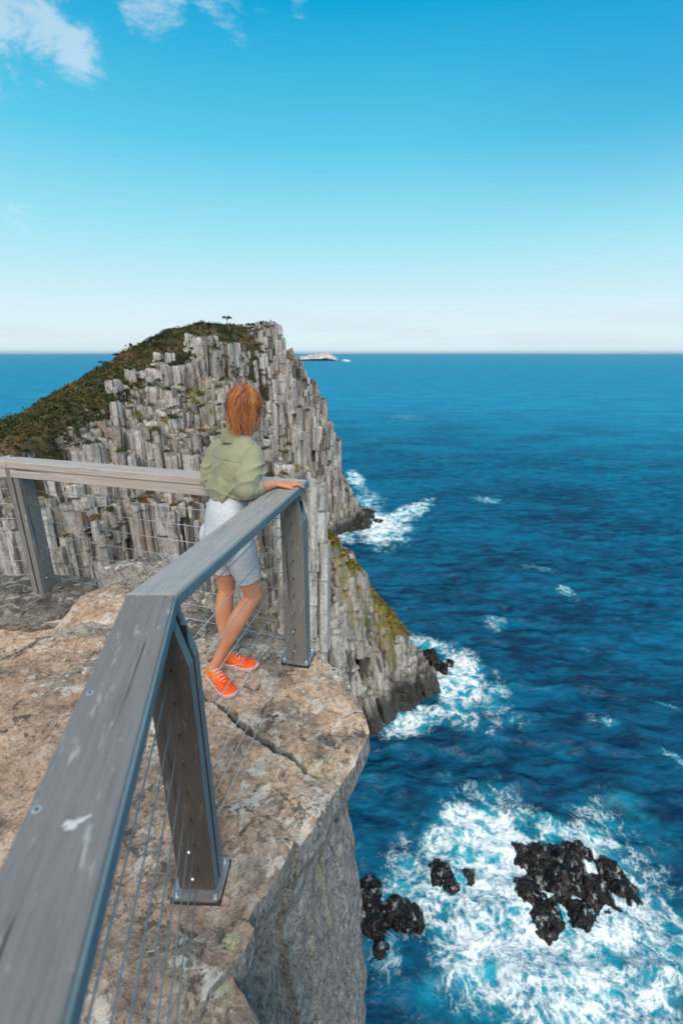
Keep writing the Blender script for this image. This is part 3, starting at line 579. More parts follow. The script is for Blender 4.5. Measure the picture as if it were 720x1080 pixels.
def rock(name, pts, mtl, cuts=5, amp=.02, fs=5.0, label=None, cat='rock', group=None, grey=0.0, lich=None, sharp=.0, bev=.02, kind=None, flat=False):
    P = np.array(pts, float); c = P.mean(0)
    bm = bmesh.new()
    for p in P-c: bm.verts.new(p)
    r_ = bmesh.ops.convex_hull(bm, input=bm.verts)
    for v in [v for v in bm.verts if not v.link_faces]: bm.verts.remove(v)
    if bev: bmesh.ops.bevel(bm, geom=list(bm.edges), offset=bev, segments=2, profile=.6, affect='EDGES', clamp_overlap=True)
    bmesh.ops.triangulate(bm, faces=bm.faces[:])
    size = float(np.ptp(P, axis=0).max()); tgt = size/(7*cuts)
    for it in range(6):
        es = [e for e in bm.edges if e.calc_length() > tgt*1.4]
        if not es or len(bm.faces) > 90000: break
        bmesh.ops.subdivide_edges(bm, edges=es, cuts=1); bmesh.ops.triangulate(bm, faces=[f for f in bm.faces if len(f.verts) > 3])
    bmesh.ops.recalc_face_normals(bm, faces=bm.faces[:]); bm.normal_update()
    co = np.array([v.co[:] for v in bm.verts]); no = np.array([v.normal[:] for v in bm.verts]); W = co+c
    d = amp*fbm(W[:, 0]*fs, W[:, 1]*fs, W[:, 2]*fs, o=5, g=.55) + sharp*fbm(W[:, 0]*fs*.4, W[:, 1]*fs*.4, W[:, 2]*fs*.4, o=3, ridge=True)
    co = co+no*d[:, None]
    Fc = np.array([[v.index for v in f.verts] for f in bm.faces]); bm.free()
    at = {'grey': np.full(len(co), grey), 'crack': np.zeros(len(co)), 'lichen': np.zeros(len(co))}
    if lich is not None:
        for (lx, ly, lz, lr) in lich: at['lichen'] = np.maximum(at['lichen'], 1-sstep(np.linalg.norm(co+c-np.array([lx, ly, lz]), axis=1), lr*.6, lr))
    o = mesh(name, co, Fc, mtl, smooth=not flat, attrs=at); o.location = c
    tag(o, label, cat if label else None, group, kind); return o
def gp(px, py, h=0.0):
    q = ug(px, py); z = gz(*q)+h          # point whose ground footprint is at the pixel, raised by h
    return (q[0], q[1], z)
G0 = 'loose rocks along the back rim of the ledge'
m_rock2 = rock_mat('rim_rock', brown=0.0)
rock('boulder', [(-3.5, 3.3, 0.000), (-3.3, 3.0, -0.100), (-2.55, 2.93, -0.060), (-2.45, 3.35, 0.075), (-2.9, 3.5, -0.020), (-3.0, 3.2, 0.165), (-2.75, 3.15, 0.155), (-2.6, 3.3, 0.135), (-3.2, 3.1, -0.300), (-2.5, 3.2, -0.300)],
     m_rock2, 6, .012, 5, 'rounded dark grey boulder at the far left rim, left of the leaning-looking post', 'boulder', G0, 1)
rock('slab', [(-3.3, 3.00, 0.070), (-2.9, 2.68, 0.080), (-2.4, 2.70, 0.100), (-1.85, 2.80, 0.100), (-1.72, 2.96, 0.130), (-1.86, 3.26, 0.130), (-2.4, 3.30, 0.145), (-3.0, 3.18, 0.140), (-2.3, 2.94, 0.165), (-2.8, 2.93, 0.150), (-2.1, 2.74, -0.300), (-3, 2.88, -0.300), (-1.8, 3.18, -0.300)],
     m_rock2, 8, .022, 5, 'broad dark grey slab under the foot of the left fence post', 'rock', G0, 1, bev=.03)
rock('stone_block', [(-1.93, 2.68, 0.000), (-1.80, 2.92, 0.175), (-1.62, 3.04, 0.205), (-1.42, 3.01, 0.195), (-1.33, 2.76, 0.135), (-1.40, 2.64, 0.085), (-1.62, 2.66, 0.115), (-1.6, 2.86, -0.300), (-1.4, 2.66, -0.300), (-1.9, 2.76, -0.300)],
     m_rock, 7, .012, 5, 'tan angular stone block in front of the lichen covered boulder', 'rock', G0, .1, lich=[(-1.52, 2.97, .10, .06)], bev=.02)
rock('boulder', [(-1.80, 3.13, -0.020), (-1.76, 3.11, 0.275), (-1.65, 3.03, 0.195), (-1.57, 3.01, 0.335), (-1.38, 3.05, 0.355), (-1.18, 3.11, 0.305), (-1.15, 3.13, 0.075), (-1.40, 2.99, 0.000), (-1.60, 3.01, -0.050), (-1.30, 3.33, 0.275), (-1.60, 3.33, 0.255), (-1.70, 3.33, -0.300), (-1.30, 3.33, -0.300)],
     m_rock, 9, .030, 8, 'lumpy grey boulder blotched with pale lichen beside the wooden rail bend', 'boulder', G0, .95, lich=[(-1.44, 2.9, .20, .055)], bev=.02)
rock('stone', [(-1.12, 2.70, -.04), (-1.05, 2.62, .02), (-.86, 2.60, .03), (-.78, 2.72, .02), (-.86, 2.88, .05), (-1.08, 2.90, .06), (-1.0, 2.8, -.2), (-.85, 2.75, -.2)],
     m_rock2, 6, .010, 6, 'pale lichened stone on the rim behind the woman\'s calves', 'rock', G0, .9, bev=.02)
rock('rock_shelf', [(-.95, 1.00, -.095), (-.62, 1.02, -.10), (-.36, 1.00, -.12), (-.24, .88, -.16), (-.14, .76, -.20), (-.09, .60, -.27), (-.08, .2, -.30), (-.5, .1, -.14), (-1.0, .1, -.12), (-.07, .45, -.7), (-.3, .98, -.6), (-.9, .9, -.6), (-.12, .1, -.8), (-.05, .5, -1.9), (-.25, 1.0, -1.9), (-.9, .5, -1.9)],
     m_rock, 9, .022, 5, 'lichen mottled brown rock at the foot of the nearest fence bay, below the ledge edge', 'rock', None, .55, lich=[(-.345, .93, -.11, .05), (-.24, .84, -.13, .03), (-.5, .7, -.1, .03)], bev=.03)
# ---------------------------------------------------------------- boulders in the surf
m_wet, t, b = mat('wet_basalt', .30, spec=.32)
P = t.n('NewGeometry').outputs['Position']; z_ = t.n('SeparateXYZ', P).outputs[2]; wn = t.noise(P, .7, 7, .65, .3)
c = t.ramp(wn, [(.35, (.002, .002, .003)), (.5, (.005, .0045, .0045)), (.62, (.016, .010, .008)), (.75, (.06, .034, .02))])
runs = t.m('MULTIPLY', t.ss(t.noise(P, .8, 8, .74, .3), .56, .62), t.ss(z_, SEA+3.6, SEA+1.2))
t.put(b.inputs['Base Color'], t.mix(t.m('MULTIPLY', runs, .45), c, (.7, .78, .8))); bump(t, b, wn, .9, .5)
def surf_rock(px, py, wpx, hpx, hz, label, group, rot=0):
    c = us(px, py); sx = wpx/(F/((c.y*math.cos(PITCH))+80*math.sin(PITCH))); sy = sx*hpx/wpx*1.25
    pts = []
    for k in range(11):
        a = k*2.39996; r = random.uniform(.5, 1.1)
        x = math.cos(a)*sx*.5*r; y = math.sin(a)*sy*.5*r; pts.append((c.x+x*math.cos(rot)-y*math.sin(rot), c.y+x*math.sin(rot)+y*math.cos(rot), SEA+random.uniform(-2.5, -.5) if k % 2 else SEA+hz*random.uniform(.45, 1)*(1.15-.7*r)))
    pts.append((c.x, c.y, SEA-4)); pts.append((c.x+sx*.15, c.y, SEA+hz*.8))
    return rock('sea_rock', pts, m_wet, 4, .13, 1.0, label, 'rock', group, bev=.0, sharp=.16, flat=True)
def reef(spots, label, seed, sub=7):
    """one fused, fractured rock mass breaking the surface: highest of many tilted facets"""
    rg_ = np.random.default_rng(seed); cs_ = [us(s_[0], s_[1]) for s_ in spots]; mx = np.mean([c_.x for c_ in cs_]); my = np.mean([c_.y for c_ in cs_])
    S = []
    for (px, py, wpx, hz), c_ in zip(spots, cs_):
        hz = hz*.78
        R0 = wpx/(F/((c_.y*math.cos(PITCH))+80*math.sin(PITCH)))*.5; S.append((c_.x, c_.y, hz, hz/R0*1.15, 1.0, 0))
        for k in range(sub):
            an = rg_.uniform(0, 6.28); r = R0*rg_.uniform(.25, .95); hh_ = hz*(1.05-.75*r/R0)*rg_.uniform(.6, 1.25)
            S.append((c_.x+math.cos(an)*r, c_.y+math.sin(an)*r*1.15, hh_, rg_.uniform(1.0, 2.6), rg_.uniform(.6, 1.6), rg_.uniform(0, 3.14)))
    S = np.array(S); x0, x1, y0, y1 = S[:, 0].min()-5, S[:, 0].max()+5, S[:, 1].min()-5, S[:, 1].max()+5
    gx = np.arange(x0, x1, .17); gy = np.arange(y0, y1, .17); X_, Y_ = np.meshgrid(gx, gy)
    XW = X_+.35*fbm(X_*.9, Y_*.9, 1.0, o=3); YW = Y_+.35*fbm(X_*.9+9, Y_*.9, 1.0, o=3); Zr = np.full(X_.shape, -4.0)
    for (sx, sy, h_, sl_, asp, th) in S:
        dx_, dy_ = XW-sx, YW-sy; u = dx_*math.cos(th)+dy_*math.sin(th); v = (-dx_*math.sin(th)+dy_*math.cos(th))*asp
        m_ = np.maximum(np.abs(u)*1.0+np.abs(v)*.35, np.abs(v)*1.1+np.abs(u)*.2)       # many-sided block
        Zr = np.maximum(Zr, np.minimum(h_+.12*u, h_-sl_*(m_-.55)))
    Zr = Zr+.28*fbm(X_*.6, Y_*.6, o=4)-.35*np.clip(fbm(X_*.45, Y_*.45, 7.0, o=2, ridge=True)-1.15, 0, 1)*3
    Zr = np.maximum(Zr, -3.5); V = np.stack([X_-mx, Y_-my, Zr], -1).reshape(-1, 3); Fc = grid_faces(len(gy), len(gx)); Fc = Fc[(V[Fc][:, :, 2].max(1) > -1.2)]
    used = np.unique(Fc); mp = np.full(len(V), -1); mp[used] = np.arange(len(used))
    o = mesh('reef', V[used], mp[Fc], m_wet, smooth=False); o.location = (mx, my, SEA); return tag(o, label, 'reef', 'wave-washed black reefs')
reef([(572, 906, 40, 2.8), (598, 912, 46, 3.6), (592, 930, 50, 3.0), (622, 942, 48, 2.8), (642, 920, 30, 2.0), (655, 936, 26, 1.5), (556, 940, 26, 1.9), (574, 960, 24, 1.4), (556, 900, 18, .9), (612, 958, 26, 1.4), (640, 955, 20, 1.1), (606, 900, 22, 2.6)],
     'largest black reef, jagged and wet in the middle of the white surf', 5)
reef([(466, 922, 24, 1.7), (474, 930, 18, 1.1), (495, 926, 15, 1.0)], 'small flat black reef just left of the largest one in the foam', 8, 6)
reef([(386, 952, 34, 3.0), (396, 975, 28, 2.2), (418, 960, 28, 1.9), (432, 964, 14, 1.1), (402, 1000, 26, 1.6), (392, 935, 18, 1.6)], 'black reef lapped by foam against the foot of the lookout cliff', 13)
G4 = 'dark wave-washed rocks at the headland toes'
for a in [(452, 700, 22, 30, 6, 'jagged dark rock ending the near spur on its sea side', .3), (466, 706, 14, 18, 2.4, 'small rock just off the tip of the near spur', 0), (440, 728, 26, 22, 4, 'dark rock at the base of the near spur above the foam', 0),
          (384, 545, 24, 12, 6, 'dark rock at the foot of the far headland cliff', 0), (397, 551, 14, 6, 2.5, 'outermost low rock at the tip of the far headland', 0), (372, 548, 18, 12, 7, 'black rock tucked under the far headland cliff', 0), (474, 700, 9, 8, 1.5, 'tiny rock in the foam furthest off the near spur', 0)]:
    surf_rock(a[0], a[1], a[2], a[3], a[4], a[5], G4, a[6])
# ---------------------------------------------------------------- railing
def wood_mat(name, tint, dark=1.0):
    m, t, b = mat(name, .62, spec=.45)
    O = t.n('TexCoord').outputs['Object']
    g = t.noise(t.scale(O, (1.0, 22, 22)), 3.2, 6, .62, .35); g2 = t.noise(t.scale(O, (1.8, 30, 30)), 9, 6, .78); lg = t.noise(t.scale(O, (1, 3, 3)), 1.6, 4, .6)
    c = t.ramp(t.m('ADD', t.m('MULTIPLY', g, .55), t.m('MULTIPLY', g2, .45)), [(.3, tuple(v*.42 for v in tint)), (.46, tuple(v*.86 for v in tint)), (.58, tint), (.74, tuple(min(1, v*1.5) for v in tint))])
    c = t.mix(t.ss(lg, .38, .65, 0, .45), c, (tint[0]*.85, tint[1]*.68, tint[2]*.54))
    wl = t.m('MULTIPLY', t.ss(t.noise(t.scale(O, (1, 5, 5)), 9, 6, .7), .57, .67), .5 if tint[0] > .15 else .18); c = t.mix(wl, c, (.50, .52, .53))
    sp_ = t.ss(t.noise(t.scale(O, (1, 26, 26)), 1.3, 5, .6, .2), .62, .655); c = t.mix(t.m('MULTIPLY', sp_, .8), c, (.03, .028, .026))
    ds = t.m('MULTIPLY', t.ss(t.noise(t.scale(O, (1, 9, 9)), 2.6, 5, .65), .62, .70), .45); c = t.mix(ds, c, (.05, .045, .04))
    t.put(b.inputs['Base Color'], c)
    bump(t, b, t.m('ADD', g, t.m('MULTIPLY', g2, .6)), .55, .004)
    return m
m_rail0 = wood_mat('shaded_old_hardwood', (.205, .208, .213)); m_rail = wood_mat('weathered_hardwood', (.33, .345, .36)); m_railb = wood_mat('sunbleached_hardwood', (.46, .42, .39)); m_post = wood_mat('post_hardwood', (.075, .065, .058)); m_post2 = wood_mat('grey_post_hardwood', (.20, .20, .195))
m_skylit = wood_mat('skylit_edge', (.15, .235, .285))  # timber tinted blue to carry the sky light on seaward edges
m_steel, t, b = mat('galvanised_steel', .38, (.48, .50, .52), .85)
O = t.n('TexCoord').outputs['Object']; t.put(b.inputs['Roughness'], t.ss(t.noise(O, 60, 3), .3, .7, .3, .55))
m_dark, t, b = mat('dark_slot_steel', .6, (.02, .022, .025), .3)
m_cable, t, b = mat('steel_cable', .35, (.46, .48, .50), .7)
t.put(b.inputs['Normal'], bump(t, None, t.n('TexWave', t.n('TexCoord').outputs['Generated'], i_Scale=300.0), .4, .001))
m_pad, t, b = mat('rubber_pad', .8, (.025, .025, .028))
m_drop, t, b = mat('bird_dropping', .8, (.50, .53, .55))
TOP = EYE-.66; TH = .045; RW = .136
outer = [np.array(p) for p in [(-.105, -1.02), (-.480, 1.219), (-.186, 2.52), (-2.13, 3.12), (-4.6, 3.24)]]
outer[0] = outer[1]+(np.array([-.290, .297])-outer[1])/np.linalg.norm(np.array([-.290, .297])-outer[1])*2.15
def offs(w):                      # path parallel to the seaward edge, w inside it, mitred
    n = len(outer); R = []
    for i in range(n):
        ns = []
        for (a, b_) in ((i-1, i), (i, i+1)):
            if a >= 0 and b_ < n:
                d = outer[b_]-outer[a]; d = d/np.linalg.norm(d); ns.append(np.array([-d[1], d[0]]))
        s_ = sum(ns); s_ = s_/np.linalg.norm(s_); R.append(outer[i]+s_*w/(s_@ns[0]))
    return R
def prism(name, plan, z0, z1, m, parent, bev=.004, o2=None):
    """solid over a plan polygon; its own x axis runs along the first edge so grain follows the board"""
    p0 = np.array(plan[0]); d = np.array(plan[1])-p0; L = np.linalg.norm(d); a = math.atan2(d[1], d[0]); c, s_ = math.cos(a), math.sin(a)
    bm = bmesh.new(); lo = []; hi = []
    for p in plan:
        q = np.array(p)-p0; x, y = q[0]*c+q[1]*s_, -q[0]*s_+q[1]*c
        lo.append(bm.verts.new((x, y, z0-z1))); hi.append(bm.verts.new((x, y, 0)))
    n = len(plan); bm.faces.new(lo[::-1]); bm.faces.new(hi)
    for i in range(n): bm.faces.new((lo[i], lo[(i+1) % n], hi[(i+1) % n], hi[i]))
    bmesh.ops.recalc_face_normals(bm, faces=bm.faces[:])
    if bev: bmesh.ops.bevel(bm, geom=list(bm.edges), offset=bev, segments=2, profile=.5, affect='EDGES')
    me = bpy.data.meshes.new(name); bm.to_mesh(me); bm.free(); me.materials.append(m)
    o = bpy.data.objects.new(name, me); C.objects.link(o); o.location = (p0[0], p0[1], z1); o.rotation_euler = (0, 0, a)
    if parent: o.parent = parent
    return o
rail = tag(empty('railing', (0, 0, 0)), 'weathered grey timber railing with steel cables zigzagging round the rock ledge', 'railing')
o0, o1 = offs(0.0), offs(RW)
rails = []
for i in range(4):
    d = outer[i+1]-outer[i]; d = d/np.linalg.norm(d); g = .0012
    a0, a1, b0, b1 = o0[i]+d*g, o0[i+1]-d*g, o1[i+1]-d*g, o1[i]+d*g
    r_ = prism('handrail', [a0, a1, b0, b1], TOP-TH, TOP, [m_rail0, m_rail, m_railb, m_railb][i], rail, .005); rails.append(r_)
    if i >= 2:
        s0, s1 = offs(RW-.045), offs(RW-.006)
        if i == 2: pass
        prism('fascia_board', [s0[i]+d*g, s0[i+1]-d*g, s1[i+1]-d*g, s1[i]+d*g], TOP-TH-.062, TOP-TH, m_railb, rail, .003)
    else:                          # added strip on the seaward edge, blue sky light painted into its colour
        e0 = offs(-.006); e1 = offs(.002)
        prism('skylit_strip', [e0[i]+d*g, e0[i+1]-d*g, e1[i+1]-d*g, e1[i]+d*g], TOP-TH+.003, TOP-.006, m_skylit, rail, .0015)
def disc(name, loc, r, h, m, parent, K=16, dome=0.0, axis=None):
    V, Fc = tube([(0, 0, -h), (0, 0, 0), (0, 0, dome+.0003)], [r, r, r*.6], K)
    o = mesh(name, V, Fc, m, parent); o.location = loc
    if axis is not None: o.rotation_euler = Vector(axis).to_track_quat('Z', 'Y').to_euler()
    return o
def on_rail(px, py, up=.0):
    a, b_ = ray(px, py); D = .66/b_; return (a*D, D, TOP+up)
m_screw, t, b = mat('screw_head', .45, (.45, .50, .53), .5); m_hole, t, b = mat('screw_recess', .7, (.03, .03, .03))
for p in [(39, 854), (95, 731), (126, 668), (131, 626), (148, 624), (155, 620), (172, 621), (178, 620), (184, 619), (245, 566), (302, 516), (309, 514)]:
    q = on_rail(*p); sc_ = 1.0 if p[1] > 700 else .62
    w_ = disc('screw_head', (q[0], q[1], q[2]+.0006), .0072*sc_, .004, m_screw, rail); h_ = disc('recess', (0, 0, .0012), .0028*sc_, .001, m_hole, None); h_.parent = w_
for (px, py, r) in [(16, 487, .005), (18, 499, .005)]:
    pass
# dropping on the near rail
q = on_rail(79, 868); V = []; nn = 40
for k in range(nn):
    a = 2*PI*k/nn; rr = .0095*(1+.35*math.sin(3*a+1)+.2*math.sin(7*a)); V.append((rr*math.cos(a)*1.7, rr*math.sin(a)*.8, 0))
V.append((0, 0, .0025)); o = mesh('splash', V, [(k, (k+1) % nn, nn) for k in range(nn)], m_drop, None, True); o.location = (q[0], q[1], q[2]+.0005); o.rotation_euler = (0, 0, .5)
o.name = 'bird_dropping'; tag(o, 'white bird dropping splashed on the nearest handrail', 'dropping')
def fence_post(c, ax, zb, m1, width=.135, kinkside=1):
    """two boards with a steel flat between them: ax = run direction of the cables, boards stacked along it"""
    ax = np.array(ax)/np.linalg.norm(ax); root = empty('post', (c[0], c[1], zb), math.atan2(ax[1], ax[0])); root.parent = rail
    Hh = TOP-TH-zb; bt = .036; gp_ = .013
    def board(y0, y1, x0, x1, zlo, zhi, kink, m, name, bev=.003):
        # outline in the y-z plane (y = across the post, seaward is -y)
        if kink: ol = [(y0, zlo), (y1, zlo), (y1, zhi), (y0+.042, zhi), (y0, zhi-.16)]
        else: ol = [(y0, zlo), (y1, zlo), (y1, zhi), (y0, zhi)]
        bm = bmesh.new(); A = [bm.verts.new((z, y, x0)) for y, z in ol]; Bv = [bm.verts.new((z, y, x1)) for y, z in ol]; n = len(ol)
        bm.faces.new(A); bm.faces.new(Bv[::-1])
        for i in range(n): bm.faces.new((A[i], Bv[i], Bv[(i+1) % n], A[(i+1) % n]))
        bmesh.ops.recalc_face_normals(bm, faces=bm.faces[:])
        if bev: bmesh.ops.bevel(bm, geom=list(bm.edges), offset=bev, segments=2, profile=.5, affect='EDGES')
        me = bpy.data.meshes.new(name); bm.to_mesh(me); bm.free(); me.materials.append(m)
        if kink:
            me.materials.append(m_skylit)
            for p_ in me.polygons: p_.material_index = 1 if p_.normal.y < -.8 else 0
        o = bpy.data.objects.new(name, me); C.objects.link(o)
        # local x = up, y = across, z = along run
        o.matrix_local = Matrix(((0, 0, 1, 0), (0, 1, 0, 0), (1, 0, 0, 0), (0, 0, 0, 1))) if False else Matrix(((0, 0, 1, 0), (0, 1, 0, 0), (1, 0, 0, 0), (0, 0, 0, 1)))
        o.parent = root; return o
    w2 = width/2
    for s_ in (-1, 1):
        x0, x1 = (gp_/2, gp_/2+bt) if s_ > 0 else (-gp_/2-bt, -gp_/2)
        board(-w2, w2, x0, x1, .014, Hh, True, m1, 'board')
    board(-w2+.014, w2-.014, -gp_/2+.001, gp_/2-.001, .014, Hh-.05, False, m_dark, 'steel_flat', 0)
    # seaward board edges above have the sky's blue light in their colour
    pl = prism('base_plate', [(-.074, -w2-.020), (.074, -w2-.020), (.074, w2+.020), (-.074, w2+.020)], 0, .012, m_steel, None, 0); 
    bm = bmesh.new(); bm.from_mesh(pl.data); bmesh.ops.bevel(bm, geom=[e for e in bm.edges if abs(e.verts[0].co.z-e.verts[1].co.z) > .005], offset=.018, segments=4, profile=.5, affect='EDGES'); bm.to_mesh(pl.data); bm.free()
    pl.parent = root; pl.location = (-.074, -w2-.020, .014)
    pd = prism('rubber_pad', [(-.077, -w2-.023), (.077, -w2-.023), (.077, w2+.023), (-.077, w2+.023)], 0, .03, m_pad, None, .004); pd.parent = root; pd.location = (-.077, -w2-.023, .0015)
    for sx in (-.061, .061):
        for sy in (-w2-.002, w2+.002):
            o = disc('bolt', (sx, sy, .024), .008, .01, m_steel, root, 6, .004)
    for zz in (.07, .20):
        for s_ in (-1, 1): disc('bolt', (s_*(gp_/2+bt+.005), .012, zz), .008, .006, m_steel, root, 6, .003, (s_, 0, 0))
    return root
cl = offs(RW*.5)
d01 = outer[1]-outer[0]; d12 = outer[2]-outer[1]; d23 = outer[3]-outer[2]; d34 = outer[4]-outer[3]
U_ = lambda v: v/np.linalg.norm(v)
PB = [np.array(cl[0]), np.array([-.505, 1.205]), np.array(cl[2])-U_(d12)*.035+np.array([.015, 0]), np.array(cl[3])+np.array([.02, -.005]), np.array(cl[4])]
AX = [U_(d01), np.array([.04, .999]), U_(d12), U_(U_(d23)+U_(d34)), U_(d34)]
ZB = [gz(*PB[0])-.02, gz(*PB[1])-.005, gz(*PB[2])-.004, EYE-1.708, gz(*PB[4])]
for i in range(5): fence_post(PB[i], AX[i], ZB[i], [m_post, m_post, m_post2, m_post2, m_post2][i], .132 if i < 2 else .128)
# cables: nine in each bay, threaded through the posts
NC = 9
for i in range(4):
    for k in range(NC):
        f_ = (k+.6)/(NC+.1)
        za = ZB[i]+.05+(TOP-TH-ZB[i]-.05)*f_; zb = ZB[i+1]+.05+(TOP-TH-ZB[i+1]-.05)*f_
        a = Vector((*PB[i], za)); b2 = Vector((*PB[i+1], zb)); mid_ = (a+b2)/2; mid_.z -= .004
        if i == 1: b2.x += .0
        V, Fc = tube([a, mid_, b2], [.0021]*3, 8); o = mesh('cable', V, Fc, m_cable, rail, True)
        for (P_, q_, sg) in ((PB[i], a, 1), (PB[i+1], b2, -1)):
            ax = (b2-a).normalized()*sg; disc('cable_ferrule', tuple(q_+ax*.0445/max(.6, abs(ax.x*AX[i if sg > 0 else i+1][0]+ax.y*AX[i if sg > 0 else i+1][1]))), .0042, .012, m_dark, rail, 8, .002, ax)
# ---------------------------------------------------------------- the woman
def loft(secs, side, K=20):
    """closed tube through sections (centre, half-width along side, half-depth)"""
    side = Vector(side); V = []; n = len(secs)
    cs = [Vector(s_[0]) for s_ in secs]
    for i, s_ in enumerate(secs):
        d = (cs[min(i+1, n-1)]-cs[max(i-1, 0)]).normalized(); sv = s_[3] if len(s_) > 3 else side; sv = Vector(sv)
        u = (sv-d*sv.dot(d)).normalized(); v_ = d.cross(u)
        for k in range(K):
            a = 2*PI*k/K; V.append(cs[i]+u*math.cos(a)*s_[1]+v_*math.sin(a)*s_[2])
    Fc = [(i*K+k, i*K+(k+1) % K, (i+1)*K+(k+1) % K, (i+1)*K+k) for i in range(n-1) for k in range(K)]
    Fc += [tuple(range(K))[::-1], tuple((n-1)*K+k for k in range(K))]
    return V, Fc
def dense(secs, m=5):            # Catmull-Rom through the sections
    out = []; n = len(secs)
    A = [np.array([*s_[0], s_[1], s_[2]]) for s_ in secs]
    for i in range(n-1):
        p0, p1, p2, p3 = A[max(i-1, 0)], A[i], A[i+1], A[min(i+2, n-1)]
        for j in range(m):
            t_ = j/m; v = .5*((2*p1)+(-p0+p2)*t_+(2*p0-5*p1+4*p2-p3)*t_**2+(-p0+3*p1-3*p2+p3)*t_**3)
            out.append(((v[0], v[1], v[2]), v[3], v[4])+((secs[i][3],) if len(secs[i]) > 3 else ()))
    out.append(secs[-1]); return out
def ellipsoid(c, r, X_, Y_, Z_, n=14):
    V = []; K = n*2
    for i in range(n+1):
        th = PI*i/n
        for k in range(K):
            a = 2*PI*k/K; V.append(Vector(c)+Vector(X_)*(r[0]*math.sin(th)*math.cos(a))+Vector(Y_)*(r[1]*math.sin(th)*math.sin(a))+Vector(Z_)*(r[2]*math.cos(th)))
    Fc = [(i*K+k, (i+1)*K+k, (i+1)*K+(k+1) % K, i*K+(k+1) % K) for i in range(n) for k in range(K)]
    return V, Fc
def remesh(name, parts, m, parent, voxel=.006, smooth=4, disp=None, attrs=None):
    V, Fc = merge(parts); o = mesh(name, V, Fc); md = o.modifiers.new('r', 'REMESH'); md.mode = 'VOXEL'; md.voxel_size = voxel; md.use_smooth_shade = True
    if smooth: s_ = o.modifiers.new('s', 'SMOOTH'); s_.factor = .5; s_.iterations = smooth
    dg = bpy.context.evaluated_depsgraph_get(); me = bpy.data.meshes.new_from_object(o.evaluated_get(dg)); o.modifiers.clear(); old = o.data; o.data = me; bpy.data.meshes.remove(old)
    if disp:
        n = len(me.vertices); co = np.empty(n*3); me.vertices.foreach_get('co', co); co = co.reshape(-1, 3); no = np.empty(n*3); me.vertices.foreach_get('normal', no); no = no.reshape(-1, 3)
        co = disp(co, no); me.vertices.foreach_set('co', co.ravel()); me.update()
    me.polygons.foreach_set('use_smooth', np.ones(len(me.polygons), dtype=bool)); me.materials.clear(); me.materials.append(m)
    if parent: o.parent = parent
    return o
def rel(x, y, z): return Vector((x, y, EYE+z))
az = math.radians(40); fwd = Vector((math.sin(az), math.cos(az), 0)); rt = Vector((math.cos(az), -math.sin(az), 0)); upv = Vector((0, 0, 1))
az2 = math.radians(52); fwd2 = Vector((math.sin(az2), math.cos(az2), 0)); rt2 = Vector((math.cos(az2), -math.sin(az2), 0))
ha = math.radians(38); hf = Vector((math.sin(ha), math.cos(ha), -.16)).normalized(); hr = Vector((math.cos(ha), -math.sin(ha), 0)); hu = hr.cross(hf)
m_skin, t, b = mat('skin', .5, spec=.35); P = t.n('NewGeometry').outputs['Position']
t.put(b.inputs['Base Color'], t.mix(t.ss(t.noise(P, 9, 4), .3, .7), (.56, .24, .135), (.66, .32, .19)))
b.inputs['Subsurface Weight'].default_value = .12; b.inputs['Subsurface Radius'].default_value = (.02, .008, .004); b.inputs['Subsurface Scale'].default_value = .3
HC = rel(-.478, 2.43, -.272)                      # head centre
NB = rel(-.535, 2.42, -.40); SR = rel(-.420, 2.305, -.462); SL = rel(-.642, 2.505, -.465)
CH = (SR+SL)/2+upv*-.13-fwd*.01; WA = rel(-.585, 2.375, -.735); HI = rel(-.600, 2.360, -.90)
ER = rel(-.455, 2.175, -.615); WR = rel(-.335, 2.355, -.638); HR = rel(-.262, 2.395, -.645)
EL = rel(-.71, 2.505, -.655); WL = rel(-.60, 2.575, -.640)
hpR = HI+rt2*.088-upv*.03; hpL = HI-rt2*.088-upv*.03
KR = rel(-.482, 2.335, -1.265); AR = rel(-.715, 2.235, -1.668); KL = rel(-.662, 2.455, -1.28); AL = rel(-.680, 2.375, -1.672)
def limb(a, b_, prof, side, bulge=None):
    S_ = []
    for f_, rx, ry in prof:
        p = a.lerp(b_, f_)
        S_.append((tuple(p), rx, ry))
    return loft(dense(S_), side)
parts = []
# torso
parts.append(loft(dense([(tuple(HI-upv*.09), .13, .09), (tuple(HI), .142, .10), (tuple(HI+upv*.09), .132, .09), (tuple(WA), .110, .076), (tuple(CH-upv*.03-fwd*.014), .118, .078), (tuple((SR+SL)/2-upv*.050-fwd*.010), .124, .058), (tuple(NB-upv*.015), .052, .046)]), rt, 28))
parts.append(loft(dense([(tuple(NB-upv*.05), .06, .055), (tuple(NB+upv*.01), .05, .052), (tuple(HC-upv*.09-hf*.012), .049, .052), (tuple(HC-upv*.04), .05, .055)]), rt))
# head
parts.append(ellipsoid(HC+hu*.018-hf*.003, (.060, .078, .080), hr, hf, hu)); parts.append(ellipsoid(HC-hu*.045+hf*.028, (.053, .062, .062), hr, hf, hu))
parts.append(loft(dense([(tuple(HC+hf*.083+hu*.02), .007, .006), (tuple(HC+hf*.098-hu*.005), .009, .009), (tuple(HC+hf*.106-hu*.02), .013, .011), (tuple(HC+hf*.092-hu*.03), .011, .008)]), hr, 10))
for s_ in (-1, 1):
    parts.append(ellipsoid(HC+hr*(.061*s_)-hf*.008-hu*.005, (.010, .020, .031), hr, hf, hu, 8))
    parts.append(ellipsoid(HC+hf*.078+hr*(.03*s_)+hu*.024, (.022, .010, .007), hr, hf, hu, 6))
parts.append(ellipsoid(HC+hf*.088-hu*.055, (.021, .009, .006), hr, hf, hu, 6)); parts.append(ellipsoid(HC+hf*.087-hu*.063, (.018, .009, .006), hr, hf, hu, 6)); parts.append(ellipsoid(HC+hf*.072-hu*.092, (.02, .018, .016), hr, hf, hu, 6))
